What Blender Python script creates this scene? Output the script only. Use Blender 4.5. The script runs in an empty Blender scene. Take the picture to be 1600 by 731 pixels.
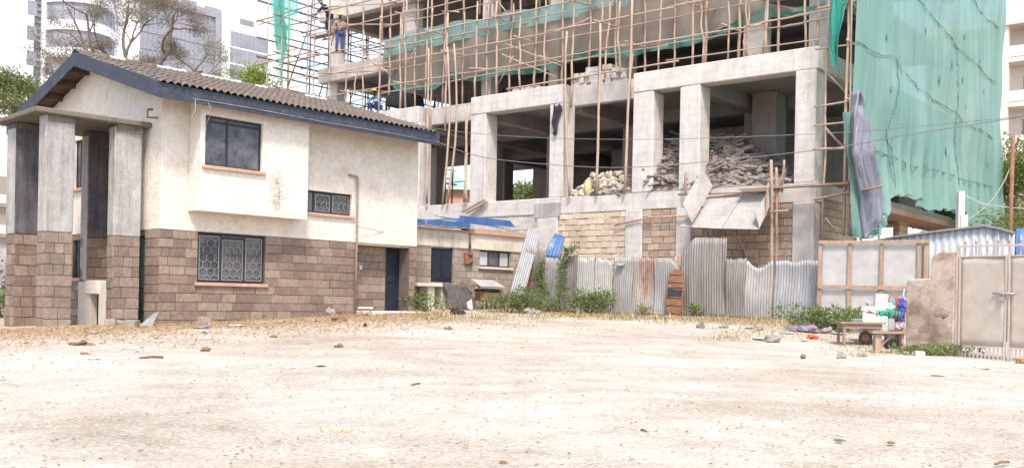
import bpy, bmesh, math, random
import numpy as np
from mathutils import Vector, Matrix
S = bpy.context.scene
COL = S.collection
RND = random.Random(7)
def rr(a, b): return RND.uniform(a, b)

# ------------------------------------------------------------------ camera model (camera at the origin, looking along +Y)
F = 1550.0; CX = 800.0; CY = 467.0; ROLL = .02
CR, SR = math.cos(ROLL), math.sin(ROLL)
def ray(px, py):
    a = px - CX; b = py - CY
    return (a*CR + b*SR)/F, (b*-CR + a*SR)/F
def P(px, py, d):
    u, v = ray(px, py); return Vector((u*d, d, v*d))
class Fr:
    """A vertical frame in the place: local x along a wall, local y inward (away from us), z up."""
    def __init__(s, o, ang):
        s.o = (o[0], o[1]); a = math.radians(ang); s.ex = (math.sin(a), math.cos(a)); s.ey = (-s.ex[1], s.ex[0])
        s.rz = math.atan2(s.ex[1], s.ex[0])
    def _h(s, px, py, o, d):
        u, v = ray(px, py); t = (u*o[1] - o[0])/(d[0] - u*d[1]); return t, v*(o[1] + t*d[1])
    def hit(s, px, py, y=0.): return s._h(px, py, (s.o[0] + y*s.ey[0], s.o[1] + y*s.ey[1]), s.ex)
    def xhit(s, px, py, x=0.): return s._h(px, py, (s.o[0] + x*s.ex[0], s.o[1] + x*s.ex[1]), s.ey)
    def w(s, x, y, z=0.): return Vector((s.o[0] + x*s.ex[0] + y*s.ey[0], s.o[1] + x*s.ex[1] + y*s.ey[1], z))
    def loc(s, p):
        dx, dy = p[0] - s.o[0], p[1] - s.o[1]; return dx*s.ex[0] + dy*s.ex[1], dx*s.ey[0] + dy*s.ey[1]
H = Fr(P(247, 507, 24.6), 42.9)       # the house
C = Fr(P(1275, 290, 31.), 129.2)      # the building under construction
N = Fr(P(645, 400, 33.), 42.9)        # the low outbuilding
_pa, _pb = P(830, 480, 34.6), P(1275, 500, 29.)
W = Fr(_pa, math.degrees(math.atan2(_pb.x - _pa.x, _pb.y - _pa.y)))      # the line of corrugated sheets
_pc, _pd = P(1278, 500, 28.6), P(1447, 500, 27.4)
Q = Fr(_pc, math.degrees(math.atan2(_pd.x - _pc.x, _pd.y - _pc.y)))      # timber framed hoarding
_pe, _pf = P(1415, 550, 22.2), P(1492, 560, 21.3)
T = Fr(_pe, math.degrees(math.atan2(_pf.x - _pe.x, _pf.y - _pe.y)))      # masonry gate pier and gate

# ------------------------------------------------------------------ terrain
_ctl = [(0, 7.8, -1.33), (-4, 7.8, -1.36), (4, 7.8, -1.30), (0, 3, -1.5), (-8.76, 24.6, -.81), (-3.2, 30.6, -.46), (2.2, 34, -.46),
        (8.43, 29, -.45), (.7, 35.5, -.35), (8.76, 21.5, -1.02), (10.35, 20, -1.08), (-15.5, 30, -1.14), (-2.5, 33, -.36), (-11.3, 22.4, -.88), (13, 26, -.75)]
_A = np.array([[1, y, x] for x, y, z in _ctl]); _z = np.array([c[2] for c in _ctl])
_co = np.linalg.lstsq(_A, _z, rcond=None)[0]; _res = _z - _A @ _co
_cx = np.array([c[0] for c in _ctl]); _cy = np.array([c[1] for c in _ctl])
_K = np.exp(-((_cx[:, None]-_cx[None])**2 + (_cy[:, None]-_cy[None])**2)/(2*5.0**2)) + np.eye(len(_ctl))*.15
_wt = np.linalg.solve(_K, _res)
def gz(x, y):
    yc = min(y, 36.); xc = max(-30, min(30, x))
    k = np.exp(-((_cx - x)**2 + (_cy - y)**2)/(2*5.0**2))
    return float(_co[0] + _co[1]*yc + _co[2]*xc + k @ _wt)
def G(px, py, up=0.):
    u, v = ray(px, py); lo, hi = 2., 90.
    d = lo
    while d < hi:
        if v*d <= gz(u*d, d) + up: break
        d += .1
    return Vector((u*d, d, gz(u*d, d)))

# ------------------------------------------------------------------ node materials
def _nt(name):
    m = bpy.data.materials.new(name); m.use_nodes = True; nt = m.node_tree
    b = nt.nodes['Principled BSDF']; return m, nt, b
def L(nt, a, b): nt.links.new(a, b)
def noise(nt, vec, scale, detail=4, rough=.6, dim='3D'):
    n = nt.nodes.new('ShaderNodeTexNoise'); n.inputs['Scale'].default_value = scale; n.inputs['Detail'].default_value = detail
    n.inputs['Roughness'].default_value = rough
    if vec is not None: L(nt, vec, n.inputs['Vector'])
    return n.outputs['Fac']
def ramp(nt, fac, stops):
    r = nt.nodes.new('ShaderNodeValToRGB'); e = r.color_ramp.elements
    while len(e) < len(stops): e.new(.5)
    for i, (p, c) in enumerate(stops):
        e[i].position = p; e[i].color = (c[0], c[1], c[2], 1) if hasattr(c, '__len__') else (c, c, c, 1)
    L(nt, fac, r.inputs['Fac']); return r.outputs['Color']
def mix(nt, fac, a, b, mode='MIX'):
    n = nt.nodes.new('ShaderNodeMix'); n.data_type = 'RGBA'; n.blend_type = mode
    for s, v in ((n.inputs['Factor'], fac), (n.inputs[6], a), (n.inputs[7], b)):
        if hasattr(v, 'is_linked') or hasattr(v, 'links'): L(nt, v, s)
        elif isinstance(v, (int, float)): s.default_value = v
        else: s.default_value = (v[0], v[1], v[2], 1)
    return n.outputs[2]
def mapping(nt, scale=(1, 1, 1), rnd=False):
    tc = nt.nodes.new('ShaderNodeTexCoord'); mp = nt.nodes.new('ShaderNodeMapping'); mp.inputs['Scale'].default_value = scale
    L(nt, tc.outputs['Object'], mp.inputs['Vector'])
    if rnd:
        oi = nt.nodes.new('ShaderNodeObjectInfo'); vm = nt.nodes.new('ShaderNodeVectorMath'); vm.operation = 'SCALE'
        cv = nt.nodes.new('ShaderNodeCombineXYZ')
        for k in range(3): L(nt, oi.outputs['Random'], cv.inputs[k])
        vm.inputs['Scale'].default_value = 37.; L(nt, cv.outputs[0], vm.inputs[0]); L(nt, vm.outputs[0], mp.inputs['Location'])
    return mp.outputs['Vector']
def bump(nt, b, h, strength=.3, dist=.02):
    n = nt.nodes.new('ShaderNodeBump'); n.inputs['Strength'].default_value = strength; n.inputs['Distance'].default_value = dist
    L(nt, h, n.inputs['Height']); L(nt, n.outputs[0], b.inputs['Normal'])
def M(name, c1, c2, scale=3., rough=.85, bs=.25, bscale=40., bdist=.01, stretch=(1, 1, 1), c3=None, c3scale=1.3, c3lo=.55, c3hi=.7, metal=0., spec=.3, fine=.25, streak=None):
    m, nt, b = _nt(name); v = mapping(nt, stretch, True)
    n1 = noise(nt, v, scale, 6, .65); col = ramp(nt, n1, [(.3, c1), (.7, c2)])
    if fine:
        n3 = noise(nt, v, bscale*.6, 3); col = mix(nt, fine, col, ramp(nt, n3, [(.3, .25), (.7, .95)]), 'SOFT_LIGHT')
    if c3 is not None:
        n2 = noise(nt, v, c3scale, 7, .7); f = ramp(nt, n2, [(c3lo, 0.), (c3hi, 1.)]); col = mix(nt, f, col, c3)
    if streak is not None:
        f = ramp(nt, noise(nt, mapping(nt, (4., 4., .3), True), 1.5, 7, .75), [(.55, 0.), (.8, .35)]); col = mix(nt, f, col, streak)
    L(nt, col, b.inputs['Base Color']); b.inputs['Roughness'].default_value = rough; b.inputs['Metallic'].default_value = metal
    b.inputs['Specular IOR Level'].default_value = spec
    if bs: bump(nt, b, noise(nt, v, bscale, 5, .7), bs, bdist)
    return m
def M_blocks(name, ca, cb, mortar, bw=.44, rh=.215, ms=.013, stain=(.12, .09, .08), staincut=(.58, .75), offs=.5, bs=.6, squash=1.0):
    m, nt, b = _nt(name)
    tc = nt.nodes.new('ShaderNodeTexCoord'); sp = nt.nodes.new('ShaderNodeSeparateXYZ'); L(nt, tc.outputs['Object'], sp.inputs[0])
    ad = nt.nodes.new('ShaderNodeMath'); L(nt, sp.outputs[0], ad.inputs[0]); L(nt, sp.outputs[1], ad.inputs[1])
    wob = noise(nt, tc.outputs['Object'], 5., 3)
    wa = nt.nodes.new('ShaderNodeMath'); wa.operation = 'MULTIPLY_ADD'; L(nt, wob, wa.inputs[0]); wa.inputs[1].default_value = .05; L(nt, sp.outputs[2], wa.inputs[2])
    cv = nt.nodes.new('ShaderNodeCombineXYZ'); L(nt, ad.outputs[0], cv.inputs[0]); L(nt, wa.outputs[0], cv.inputs[1])
    br = nt.nodes.new('ShaderNodeTexBrick'); L(nt, cv.outputs[0], br.inputs['Vector'])
    br.inputs['Scale'].default_value = 1.; br.inputs['Brick Width'].default_value = bw; br.inputs['Row Height'].default_value = rh
    br.inputs['Mortar Size'].default_value = ms; br.inputs['Mortar Smooth'].default_value = .3; br.offset = offs; br.squash = squash; br.squash_frequency = 3
    br.inputs['Color1'].default_value = (*ca, 1); br.inputs['Color2'].default_value = (*cb, 1); br.inputs['Mortar'].default_value = (*mortar, 1)
    n = noise(nt, tc.outputs['Object'], 9., 6, .7); col = mix(nt, .45, br.outputs['Color'], ramp(nt, n, [(.25, .15), (.75, .95)]), 'SOFT_LIGHT')
    n2 = noise(nt, tc.outputs['Object'], .9, 6, .7); col = mix(nt, ramp(nt, n2, [(staincut[0], 0.), (staincut[1], .7)]), col, stain)
    L(nt, col, b.inputs['Base Color']); b.inputs['Roughness'].default_value = .92; b.inputs['Specular IOR Level'].default_value = .2
    inv = nt.nodes.new('ShaderNodeMath'); inv.operation = 'MULTIPLY_ADD'; L(nt, br.outputs['Fac'], inv.inputs[0]); inv.inputs[1].default_value = -1.
    L(nt, noise(nt, tc.outputs['Object'], 28., 5, .7), inv.inputs[2]); bump(nt, b, inv.outputs[0], bs, .025)
    return m
def M_concrete(name, c1, c2, dark, boards=True, cut=(.52, .72), bs=.35):
    m, nt, b = _nt(name); v = mapping(nt); vs = mapping(nt, (3.2, 3.2, .35))
    col = ramp(nt, noise(nt, v, 1.7, 7, .7), [(.3, c1), (.68, c2)])
    col = mix(nt, ramp(nt, noise(nt, vs, 1.6, 6, .7), [(cut[0], 0.), (cut[1], .55)]), col, dark)
    n3 = noise(nt, v, 22., 5, .7); col = mix(nt, .35, col, ramp(nt, n3, [(.3, .2), (.7, .95)]), 'SOFT_LIGHT')
    pit = ramp(nt, noise(nt, v, 11., 4, .8), [(.66, 0.), (.72, .6)]); col = mix(nt, pit, col, (c1[0]*.45, c1[1]*.43, c1[2]*.42))
    L(nt, col, b.inputs['Base Color']); b.inputs['Roughness'].default_value = .9; b.inputs['Specular IOR Level'].default_value = .2
    h = noise(nt, v, 16., 6, .7)
    if boards:
        wv = nt.nodes.new('ShaderNodeTexWave'); wv.inputs['Scale'].default_value = 1.1; wv.inputs['Distortion'].default_value = .6; wv.bands_direction = 'Z'; L(nt, v, wv.inputs['Vector'])
        mm = nt.nodes.new('ShaderNodeMath'); mm.operation = 'MULTIPLY_ADD'; L(nt, wv.outputs['Fac'], mm.inputs[0]); mm.inputs[1].default_value = .18; L(nt, h, mm.inputs[2]); h = mm.outputs[0]
    bump(nt, b, h, bs, .03); return m
def M_net(name, c1, c2, opacity, stretch=(2.2, 2.2, .25), weave=True, holes=False, trans=.45):
    m, nt, b = _nt(name); nt.nodes.remove(b); out = nt.nodes['Material Output']
    v = mapping(nt, stretch); v0 = mapping(nt)
    col = ramp(nt, noise(nt, v, 1.1, 6, .65), [(.3, c1), (.7, c2)])
    col = mix(nt, ramp(nt, noise(nt, v0, .45, 5, .6), [(.5, 0.), (.75, .4)]), col, (min(1, c2[0]*1.5), min(1, c2[1]*1.3), min(1, c2[2]*1.3)))
    d = nt.nodes.new('ShaderNodeBsdfDiffuse'); t = nt.nodes.new('ShaderNodeBsdfTranslucent'); L(nt, col, d.inputs[0]); L(nt, col, t.inputs[0])
    ms = nt.nodes.new('ShaderNodeMixShader'); ms.inputs[0].default_value = trans; L(nt, d.outputs[0], ms.inputs[1]); L(nt, t.outputs[0], ms.inputs[2])
    tr = nt.nodes.new('ShaderNodeBsdfTransparent'); mo = nt.nodes.new('ShaderNodeMixShader')
    f = ramp(nt, noise(nt, v, 1.7, 5, .7), [(.2, max(0, opacity-.12)), (.8, min(1, opacity+.1))])
    if holes:
        hn = ramp(nt, noise(nt, mapping(nt, (1, 1, .45)), 1.5, 3, .5), [(.765, 1.), (.785, .15)]); f = mix(nt, 1., f, hn, 'MULTIPLY')
    L(nt, f, mo.inputs[0]); L(nt, tr.outputs[0], mo.inputs[1]); L(nt, ms.outputs[0], mo.inputs[2]); L(nt, mo.outputs[0], out.inputs[0])
    return m
def M_leaf(name, c1, c2, c3=None, scale=4.):
    m, nt, b = _nt(name); v = mapping(nt, (1, 1, 1), True)
    st = [(.3, c1), (.62, c2)] + ([(.8, c3)] if c3 else [])
    col = ramp(nt, noise(nt, v, scale, 5, .8), st)
    L(nt, col, b.inputs['Base Color']); b.inputs['Roughness'].default_value = .6; b.inputs['Specular IOR Level'].default_value = .25
    t = nt.nodes.new('ShaderNodeBsdfTranslucent'); L(nt, col, t.inputs[0]); ms = nt.nodes.new('ShaderNodeMixShader'); ms.inputs[0].default_value = .35
    L(nt, b.outputs[0], ms.inputs[1]); L(nt, t.outputs[0], ms.inputs[2]); L(nt, ms.outputs[0], nt.nodes['Material Output'].inputs[0])
    return m
def M_glass(name, tint=(.5, .55, .62), trans=.6, ga=(.05, .053, .072), gb=(.27, .265, .285)):
    m, nt, b = _nt(name); b.inputs['Base Color'].default_value = (.03, .035, .05, 1); b.inputs['Roughness'].default_value = .08
    v = mapping(nt); L(nt, ramp(nt, noise(nt, v, 2.5, 5, .7), [(.35, .05), (.7, .3)]), b.inputs['Roughness'])
    L(nt, ramp(nt, noise(nt, v, 1.8, 6, .7), [(.38, ga), (.72, gb)]), b.inputs['Base Color'])  # base colour mottled to paint reflected light streaks on the pane
    tr = nt.nodes.new('ShaderNodeBsdfTransparent'); tr.inputs[0].default_value = (*tint, 1); ms = nt.nodes.new('ShaderNodeMixShader')
    ms.inputs[0].default_value = trans; L(nt, b.outputs[0], ms.inputs[1]); L(nt, tr.outputs[0], ms.inputs[2]); L(nt, ms.outputs[0], nt.nodes['Material Output'].inputs[0])
    return m

# ------------------------------------------------------------------ mesh builder
class MB:
    def __init__(s): s.v = []; s.f = []; s.smooth = []
    def add(s, vs, fs, sm=False):
        o = len(s.v); s.v += [tuple(q) for q in vs]; s.f += [tuple(i + o for i in q) for q in fs]; s.smooth += [sm]*len(fs); return s
    def box(s, x0, x1, y0, y1, z0, z1, jit=0.):
        c = [(x, y, z) for z in (z0, z1) for y in (y0, y1) for x in (x0, x1)]
        if jit: c = [(a + rr(-jit, jit), b + rr(-jit, jit), d + rr(-jit, jit)) for a, b, d in c]
        return s.add(c, [(0, 2, 3, 1), (4, 5, 7, 6), (0, 1, 5, 4), (2, 6, 7, 3), (0, 4, 6, 2), (1, 3, 7, 5)])
    def obox(s, c, hx, hy, hz, rot):          # oriented box, rot = Matrix 3x3 / euler tuple
        if not isinstance(rot, Matrix):
            from mathutils import Euler
            rot = Euler(rot).to_matrix()
        c = Vector(c); vs = [c + rot @ Vector((a*hx, b*hy, d*hz)) for d in (-1, 1) for b in (-1, 1) for a in (-1, 1)]
        return s.add(vs, [(0, 2, 3, 1), (4, 5, 7, 6), (0, 1, 5, 4), (2, 6, 7, 3), (0, 4, 6, 2), (1, 3, 7, 5)])
    def slab(s, quad, t):                     # a thick panel from four corners, thickness t along its normal
        q = [Vector(p) for p in quad]; n = (q[1]-q[0]).cross(q[3]-q[0]).normalized()*t
        k = len(q); vs = q + [p + n for p in q]
        return s.add(vs, [tuple(range(k-1, -1, -1)), tuple(range(k, 2*k))] + [(i, (i+1) % k, k+(i+1) % k, k+i) for i in range(k)])
    def bar(s, a, b, w, h=None, up=(0, 0, 1)):
        a, b = Vector(a), Vector(b); d = (b-a); h = h or w; l = d.length
        if l < 1e-6: return s
        d /= l; up = Vector(up)
        if abs(d.dot(up)) > .98: up = Vector((0, 1, 0))
        r = d.cross(up).normalized(); u = r.cross(d)
        return s.obox((a+b)/2, l/2, w/2, h/2, Matrix((d, r, u)).transposed())
    def tube(s, pts, rad, n=6, cap=True):
        pts = [Vector(p) for p in pts]; k = len(pts); rad = rad if hasattr(rad, '__len__') else [rad]*k
        vs = []; fs = []; prev = None
        for i, p in enumerate(pts):
            d = (pts[min(i+1, k-1)] - pts[max(i-1, 0)])
            d = d.normalized() if d.length > 1e-9 else Vector((0, 0, 1))
            if prev is None:
                a = d.cross(Vector((0, 0, 1)) if abs(d.z) < .9 else Vector((1, 0, 0))).normalized()
            else:
                a = (prev - d*prev.dot(d)); a = a.normalized() if a.length > 1e-6 else d.orthogonal().normalized()
            prev = a; b = d.cross(a)
            vs += [p + (a*math.cos(t) + b*math.sin(t))*rad[i] for t in [2*math.pi*j/n for j in range(n)]]
        for i in range(k-1):
            for j in range(n): fs.append((i*n+j, i*n+(j+1) % n, (i+1)*n+(j+1) % n, (i+1)*n+j))
        if cap: fs += [tuple(range(n-1, -1, -1)), tuple(range((k-1)*n, k*n))]
        return s.add(vs, fs, True)
    def grid(s, fn, nu, nv, sm=True):
        vs = [fn(i/nu, j/nv) for j in range(nv+1) for i in range(nu+1)]
        return s.add(vs, [(j*(nu+1)+i, j*(nu+1)+i+1, (j+1)*(nu+1)+i+1, (j+1)*(nu+1)+i) for j in range(nv) for i in range(nu)], sm)
    def prism(s, poly, y0, y1):               # polygon in (x,z) extruded along y
        k = len(poly); vs = [(x, y0, z) for x, z in poly] + [(x, y1, z) for x, z in poly]
        return s.add(vs, [tuple(range(k)), tuple(range(2*k-1, k-1, -1))] + [(i, k+i, k+(i+1) % k, (i+1) % k) for i in range(k)])
    def lathe(s, prof, c=(0, 0, 0), n=20, axis='z'):
        vs = []
        for r, h in prof:
            for j in range(n):
                t = 2*math.pi*j/n; a, b = r*math.cos(t), r*math.sin(t)
                q = (a, b, h) if axis == 'z' else ((h, a, b) if axis == 'x' else (a, h, b))
                vs.append((c[0]+q[0], c[1]+q[1], c[2]+q[2]))
        m = len(prof); fs = [(i*n+j, i*n+(j+1) % n, (i+1)*n+(j+1) % n, (i+1)*n+j) for i in range(m-1) for j in range(n)]
        fs += [tuple(range(n-1, -1, -1)), tuple(range((m-1)*n, m*n))]
        return s.add(vs, fs, True)
    def blob(s, c, r, seed=0, n=12, m=8, rough=.2, squash=1., rot=0.):
        q = random.Random(seed); ph = [(q.uniform(0, 6), q.uniform(1, 3), q.uniform(1, 3)) for _ in range(4)]
        r = r if hasattr(r, '__len__') else (r, r, r); vs = []
        for i in range(m+1):
            a = math.pi*i/m
            for j in range(n):
                t = 2*math.pi*j/n
                k = 1 + rough*sum(math.sin(p + f1*t*round(f1)/f1 + f2*a*2) for p, f1, f2 in ph)/2.5
                x, y, z = math.sin(a)*math.cos(t)*k*r[0], math.sin(a)*math.sin(t)*k*r[1], math.cos(a)*k*r[2]
                vs.append((c[0]+x*math.cos(rot)-y*math.sin(rot), c[1]+x*math.sin(rot)+y*math.cos(rot), c[2]+z))
        fs = [(i*n+j, (i+1)*n+j, (i+1)*n+(j+1) % n, i*n+(j+1) % n) for i in range(m) for j in range(n)]
        return s.add(vs, fs, True)
    def crumple(s, amp, freq, seed=0):
        from mathutils import noise as mn
        o = Vector((seed*3.7, seed*1.3, seed*.7)); out = []
        for v in s.v:
            p = Vector(v); k = mn.fractal(p*freq+o, .8, 2.1, 4); q = p.normalized() if p.length > 1e-6 else Vector((0, 0, 1)); out.append(tuple(p + q*k*amp + mn.noise_vector(p*freq*1.7+o)*amp*.5))
        s.v = out; s.smooth = [False]*len(s.f); return s
    def build(s, name, mat, parent=None, loc=None, bevel=0., solid=0., off=True):
        me = bpy.data.meshes.new(name)
        vs = s.v
        if loc is not None and off: vs = [(a-loc[0], b-loc[1], c-loc[2]) for a, b, c in vs]
        me.from_pydata(vs, [], s.f); me.update()
        if any(s.smooth): me.polygons.foreach_set('use_smooth', s.smooth)
        if mat: me.materials.append(mat)
        o = bpy.data.objects.new(name, me); COL.objects.link(o)
        if parent: o.parent = parent
        if loc is not None: o.location = loc
        if bevel:
            b = o.modifiers.new('bevel', 'BEVEL'); b.width = bevel; b.segments = 1; b.limit_method = 'ANGLE'
        if solid:
            b = o.modifiers.new('solid', 'SOLIDIFY'); b.thickness = solid
        return o
def tag(o, label=None, cat=None, group=None, kind=None):
    if label: o['label'] = label
    if cat: o['category'] = cat
    if group: o['group'] = group
    if kind: o['kind'] = kind
    return o
def thing(name, label, cat, loc=(0, 0, 0), rz=0., group=None):
    o = bpy.data.objects.new(name, None); COL.objects.link(o); o.empty_display_size = .2
    o.location = loc; o.rotation_euler = (0, 0, rz); return tag(o, label, cat, group)
def fthing(name, label, cat, fr, group=None):      # an Empty carrying a frame: children use the frame's local coordinates
    return thing(name, label, cat, (fr.o[0], fr.o[1], 0), fr.rz, group)
def copy_tree(o, parent=None):
    c = o.copy(); COL.objects.link(c)
    if parent: c.parent = parent
    for ch in [k for k in bpy.data.objects if k.parent == o]: copy_tree(ch, c)
    return c
def wall(mb, a0, a1, z0, z1, ops, d0, d1, axis='x'):
    """wall along local x (or y), from face d0 to d1, with rectangular openings (a0,a1,z0,z1)."""
    A = sorted({a0, a1} | {o[0] for o in ops} | {o[1] for o in ops}); Z = sorted({z0, z1} | {o[2] for o in ops} | {o[3] for o in ops})
    A = [a for a in A if a0 <= a <= a1]; Z = [z for z in Z if z0 <= z <= z1]
    def sol(i, j):
        if i < 0 or j < 0 or i >= len(A)-1 or j >= len(Z)-1: return False
        a, z = (A[i]+A[i+1])/2, (Z[j]+Z[j+1])/2
        return not any(o[0] < a < o[1] and o[2] < z < o[3] for o in ops)
    def q(a, d, z): return (a, d, z) if axis == 'x' else (d, a, z)
    for i in range(len(A)-1):
        for j in range(len(Z)-1):
            if not sol(i, j): continue
            x0, x1, y0, y1 = A[i], A[i+1], Z[j], Z[j+1]
            mb.add([q(x0, d0, y0), q(x1, d0, y0), q(x1, d0, y1), q(x0, d0, y1)], [(0, 1, 2, 3)])
            mb.add([q(x0, d1, y0), q(x1, d1, y0), q(x1, d1, y1), q(x0, d1, y1)], [(3, 2, 1, 0)])
            if not sol(i-1, j): mb.add([q(x0, d0, y0), q(x0, d1, y0), q(x0, d1, y1), q(x0, d0, y1)], [(3, 2, 1, 0)])
            if not sol(i+1, j): mb.add([q(x1, d0, y0), q(x1, d1, y0), q(x1, d1, y1), q(x1, d0, y1)], [(0, 1, 2, 3)])
            if not sol(i, j-1): mb.add([q(x0, d0, y0), q(x1, d0, y0), q(x1, d1, y0), q(x0, d1, y0)], [(3, 2, 1, 0)])
            if not sol(i, j+1): mb.add([q(x0, d0, y1), q(x1, d0, y1), q(x1, d1, y1), q(x0, d1, y1)], [(0, 1, 2, 3)])
    return mb
def M_laid(name, stops, stain=(.1, .08, .07), cut=(.55, .8)):
    """laid blocks: every block its own tone, plus grain and grime"""
    m, nt, b = _nt(name); v = mapping(nt); at = nt.nodes.new('ShaderNodeVertexColor'); at.layer_name = 'tone'
    bw = nt.nodes.new('ShaderNodeSeparateColor'); L(nt, at.outputs['Color'], bw.inputs[0])
    col = ramp(nt, bw.outputs[0], stops); col = mix(nt, .55, col, ramp(nt, noise(nt, v, 7., 7, .75), [(.25, .15), (.75, .95)]), 'SOFT_LIGHT')
    col = mix(nt, .3, col, ramp(nt, noise(nt, v, 30., 4, .7), [(.3, .2), (.7, .9)]), 'SOFT_LIGHT')
    col = mix(nt, ramp(nt, noise(nt, v, .8, 7, .75), [(cut[0], 0.), (cut[1], .7)]), col, stain)
    L(nt, col, b.inputs['Base Color']); b.inputs['Roughness'].default_value = .93; b.inputs['Specular IOR Level'].default_value = .2
    bump(nt, b, noise(nt, v, 14., 7, .75), .7, .03); return m
def blocks(mat, par, faces, rowh=.227, wr=(.36, .74), gap=.013, proud=.014, jit=.006, seed=1, skew=.004):
    """faces: (axis, a0, a1, z0, z1, openings, d, sign) -> one mesh of separately laid blocks per wall face"""
    if len(faces) > 1:
        for i, f in enumerate(faces): blocks(mat, par, [f], rowh, wr, gap, proud, jit, seed+i, skew)
        return
    q = random.Random(seed); vs = []; fs = []; tone = []
    for axis, a0, a1, z0, z1, ops, d, sg in faces:
        z = z1; r = 0
        while z > z0 + .04:
            rh = rowh*q.uniform(.97, 1.03); segs = [(a0, a1, max(z0, z-rh), z)]
            for o in ops:
                ns = []
                for s in segs:
                    if o[1] <= s[0] or o[0] >= s[1] or o[3] <= s[2] or o[2] >= s[3]: ns.append(s); continue
                    if o[0] > s[0]: ns.append((s[0], o[0], s[2], s[3]))
                    if o[1] < s[1]: ns.append((o[1], s[1], s[2], s[3]))
                    m0, m1 = max(s[0], o[0]), min(s[1], o[1])
                    if o[3] < s[3] - .03: ns.append((m0, m1, o[3], s[3]))
                    if o[2] > s[2] + .03: ns.append((m0, m1, s[2], o[2]))
                segs = ns
            for s in segs:
                a = s[0]; first = True
                while a < s[1] - .02:
                    w = q.uniform(*wr)*(q.uniform(.4, 1) if first else 1); first = False; b = a + w
                    if s[1] - b < .16: b = s[1]
                    p = proud + q.uniform(-jit, jit); g = gap*q.uniform(.3, .8); k = lambda: q.uniform(-skew, skew)
                    A, B, Z0, Z1 = a+g, b-g, s[2]+g, s[3]-g
                    if B - A > .02 and Z1 - Z0 > .02:
                        n = len(vs); t = q.random()
                        for dd in (d - sg*.02, d + sg*p):
                            for (x, zz) in ((A, Z0), (B, Z0), (B, Z1), (A, Z1)):
                                x += k(); zz += k(); e = dd + k()*.7; vs.append((x, e, zz) if axis == 'x' else (e, x, zz)); tone += [t, t, t, 1]
                        flip = (sg > 0) == (axis == 'x'); f_ = [(4, 5, 6, 7), (0, 1, 5, 4), (1, 2, 6, 5), (2, 3, 7, 6), (3, 0, 4, 7)]
                        fs += [tuple(n+i for i in (f[::-1] if flip else f)) for f in f_]
                    a = b
            z -= rh; r += 1
    mb = MB(); mb.add(vs, fs); o = mb.build('laid_blocks', mat, par, bevel=.006)
    o.data.color_attributes.new('tone', 'FLOAT_COLOR', 'POINT').data.foreach_set('color', tone); return o
def interp(pts, t):
    if t <= pts[0][0]: return pts[0][1:]
    for a, b in zip(pts, pts[1:]):
        if t <= b[0]:
            k = (t-a[0])/(b[0]-a[0]) if b[0] > a[0] else 0
            return tuple(u + (v-u)*k for u, v in zip(a[1:], b[1:]))
    return pts[-1][1:]
# ------------------------------------------------------------------ materials
m_plaster = M('plaster', (.61, .53, .45), (.70, .635, .565), 2.2, .95, .6, 13., .05, (1, 1, 1), c3=(.40, .31, .24), c3scale=.9, c3lo=.6, c3hi=.85, fine=.35, streak=(.40, .30, .225))
m_plaster_grey = M('weathered_plaster', (.50, .44, .36), (.62, .56, .47), 2., .95, .45, 26., .02, (1, 1, .5), c3=(.24, .19, .15), c3scale=1.2, c3lo=.52, c3hi=.8, streak=(.2, .16, .13))
m_stone = M_blocks('brown_block', (.145, .10, .08), (.25, .178, .138), (.105, .077, .064), .56, .227, .012)
m_mortar = M('block_mortar', (.10, .075, .062), (.16, .122, .10), 5., .95, .4, 30., .01)
m_laid = M_laid('laid_brown_block', [(.0, (.165, .118, .094)), (.35, (.20, .145, .114)), (.7, (.232, .17, .132)), (1., (.28, .21, .162))])
m_laid_pier = M_laid('laid_pier_block', [(.0, (.19, .142, .115)), (.5, (.235, .178, .142)), (1., (.285, .218, .172))], (.09, .075, .07), (.5, .78))
m_laid_yellow = M_laid('laid_yellow_block', [(.0, (.46, .345, .25)), (.5, (.58, .455, .335)), (1., (.66, .54, .42))], (.50, .42, .34), (.42, .62))
m_laid_tan = M_laid('laid_tan_block', [(.0, (.32, .23, .165)), (.5, (.42, .31, .23)), (1., (.53, .41, .31))], (.24, .165, .12), (.45, .7))
m_laid_white = M_laid('laid_pale_block', [(.0, (.46, .41, .37)), (.5, (.56, .51, .47)), (1., (.62, .57, .53))], (.34, .27, .22), (.48, .7))
m_stone_pale = M_blocks('grey_block', (.25, .20, .16), (.36, .30, .24), (.22, .18, .15), .42, .24, .02)
m_stone_pier = M_blocks('pier_block', (.22, .16, .125), (.34, .26, .205), (.13, .10, .085), .44, .26, .014, (.10, .08, .075), (.5, .8))
m_stone_dark = M_blocks('pier_block_dark', (.15, .11, .09), (.20, .155, .125), (.11, .085, .07), .42, .30, .014)
m_stone_yellow = M_blocks('yellow_block', (.44, .32, .22), (.62, .48, .35), (.24, .18, .135), .36, .215, .022, (.56, .47, .38), (.42, .62), bs=1.)
m_stone_tan = M_blocks('tan_block', (.40, .30, .22), (.54, .43, .33), (.33, .25, .19), .46, .24, .02, (.27, .19, .14), bs=1.)
m_stone_white = M_blocks('whitewashed_block', (.56, .51, .46), (.66, .62, .57), (.36, .30, .26), .5, .29, .025, (.36, .27, .2), (.5, .72), bs=.9)
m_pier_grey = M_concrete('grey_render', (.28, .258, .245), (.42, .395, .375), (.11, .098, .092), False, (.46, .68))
m_pier_soot_shade = M_concrete('sooty_shaded_render', (.075, .07, .075), (.16, .15, .155), (.03, .028, .03), False, (.42, .62))  # soot stains plus the shade under the canopy, both put into the colour
m_conc = M_concrete('raw_concrete', (.46, .41, .375), (.62, .57, .53), (.27, .235, .215), True, (.5, .74), .5)
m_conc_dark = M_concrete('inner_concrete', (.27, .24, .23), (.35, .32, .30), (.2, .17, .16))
m_conc_mossy = M_concrete('old_slab', (.115, .098, .08), (.19, .165, .135), (.05, .044, .034), False)
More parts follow.
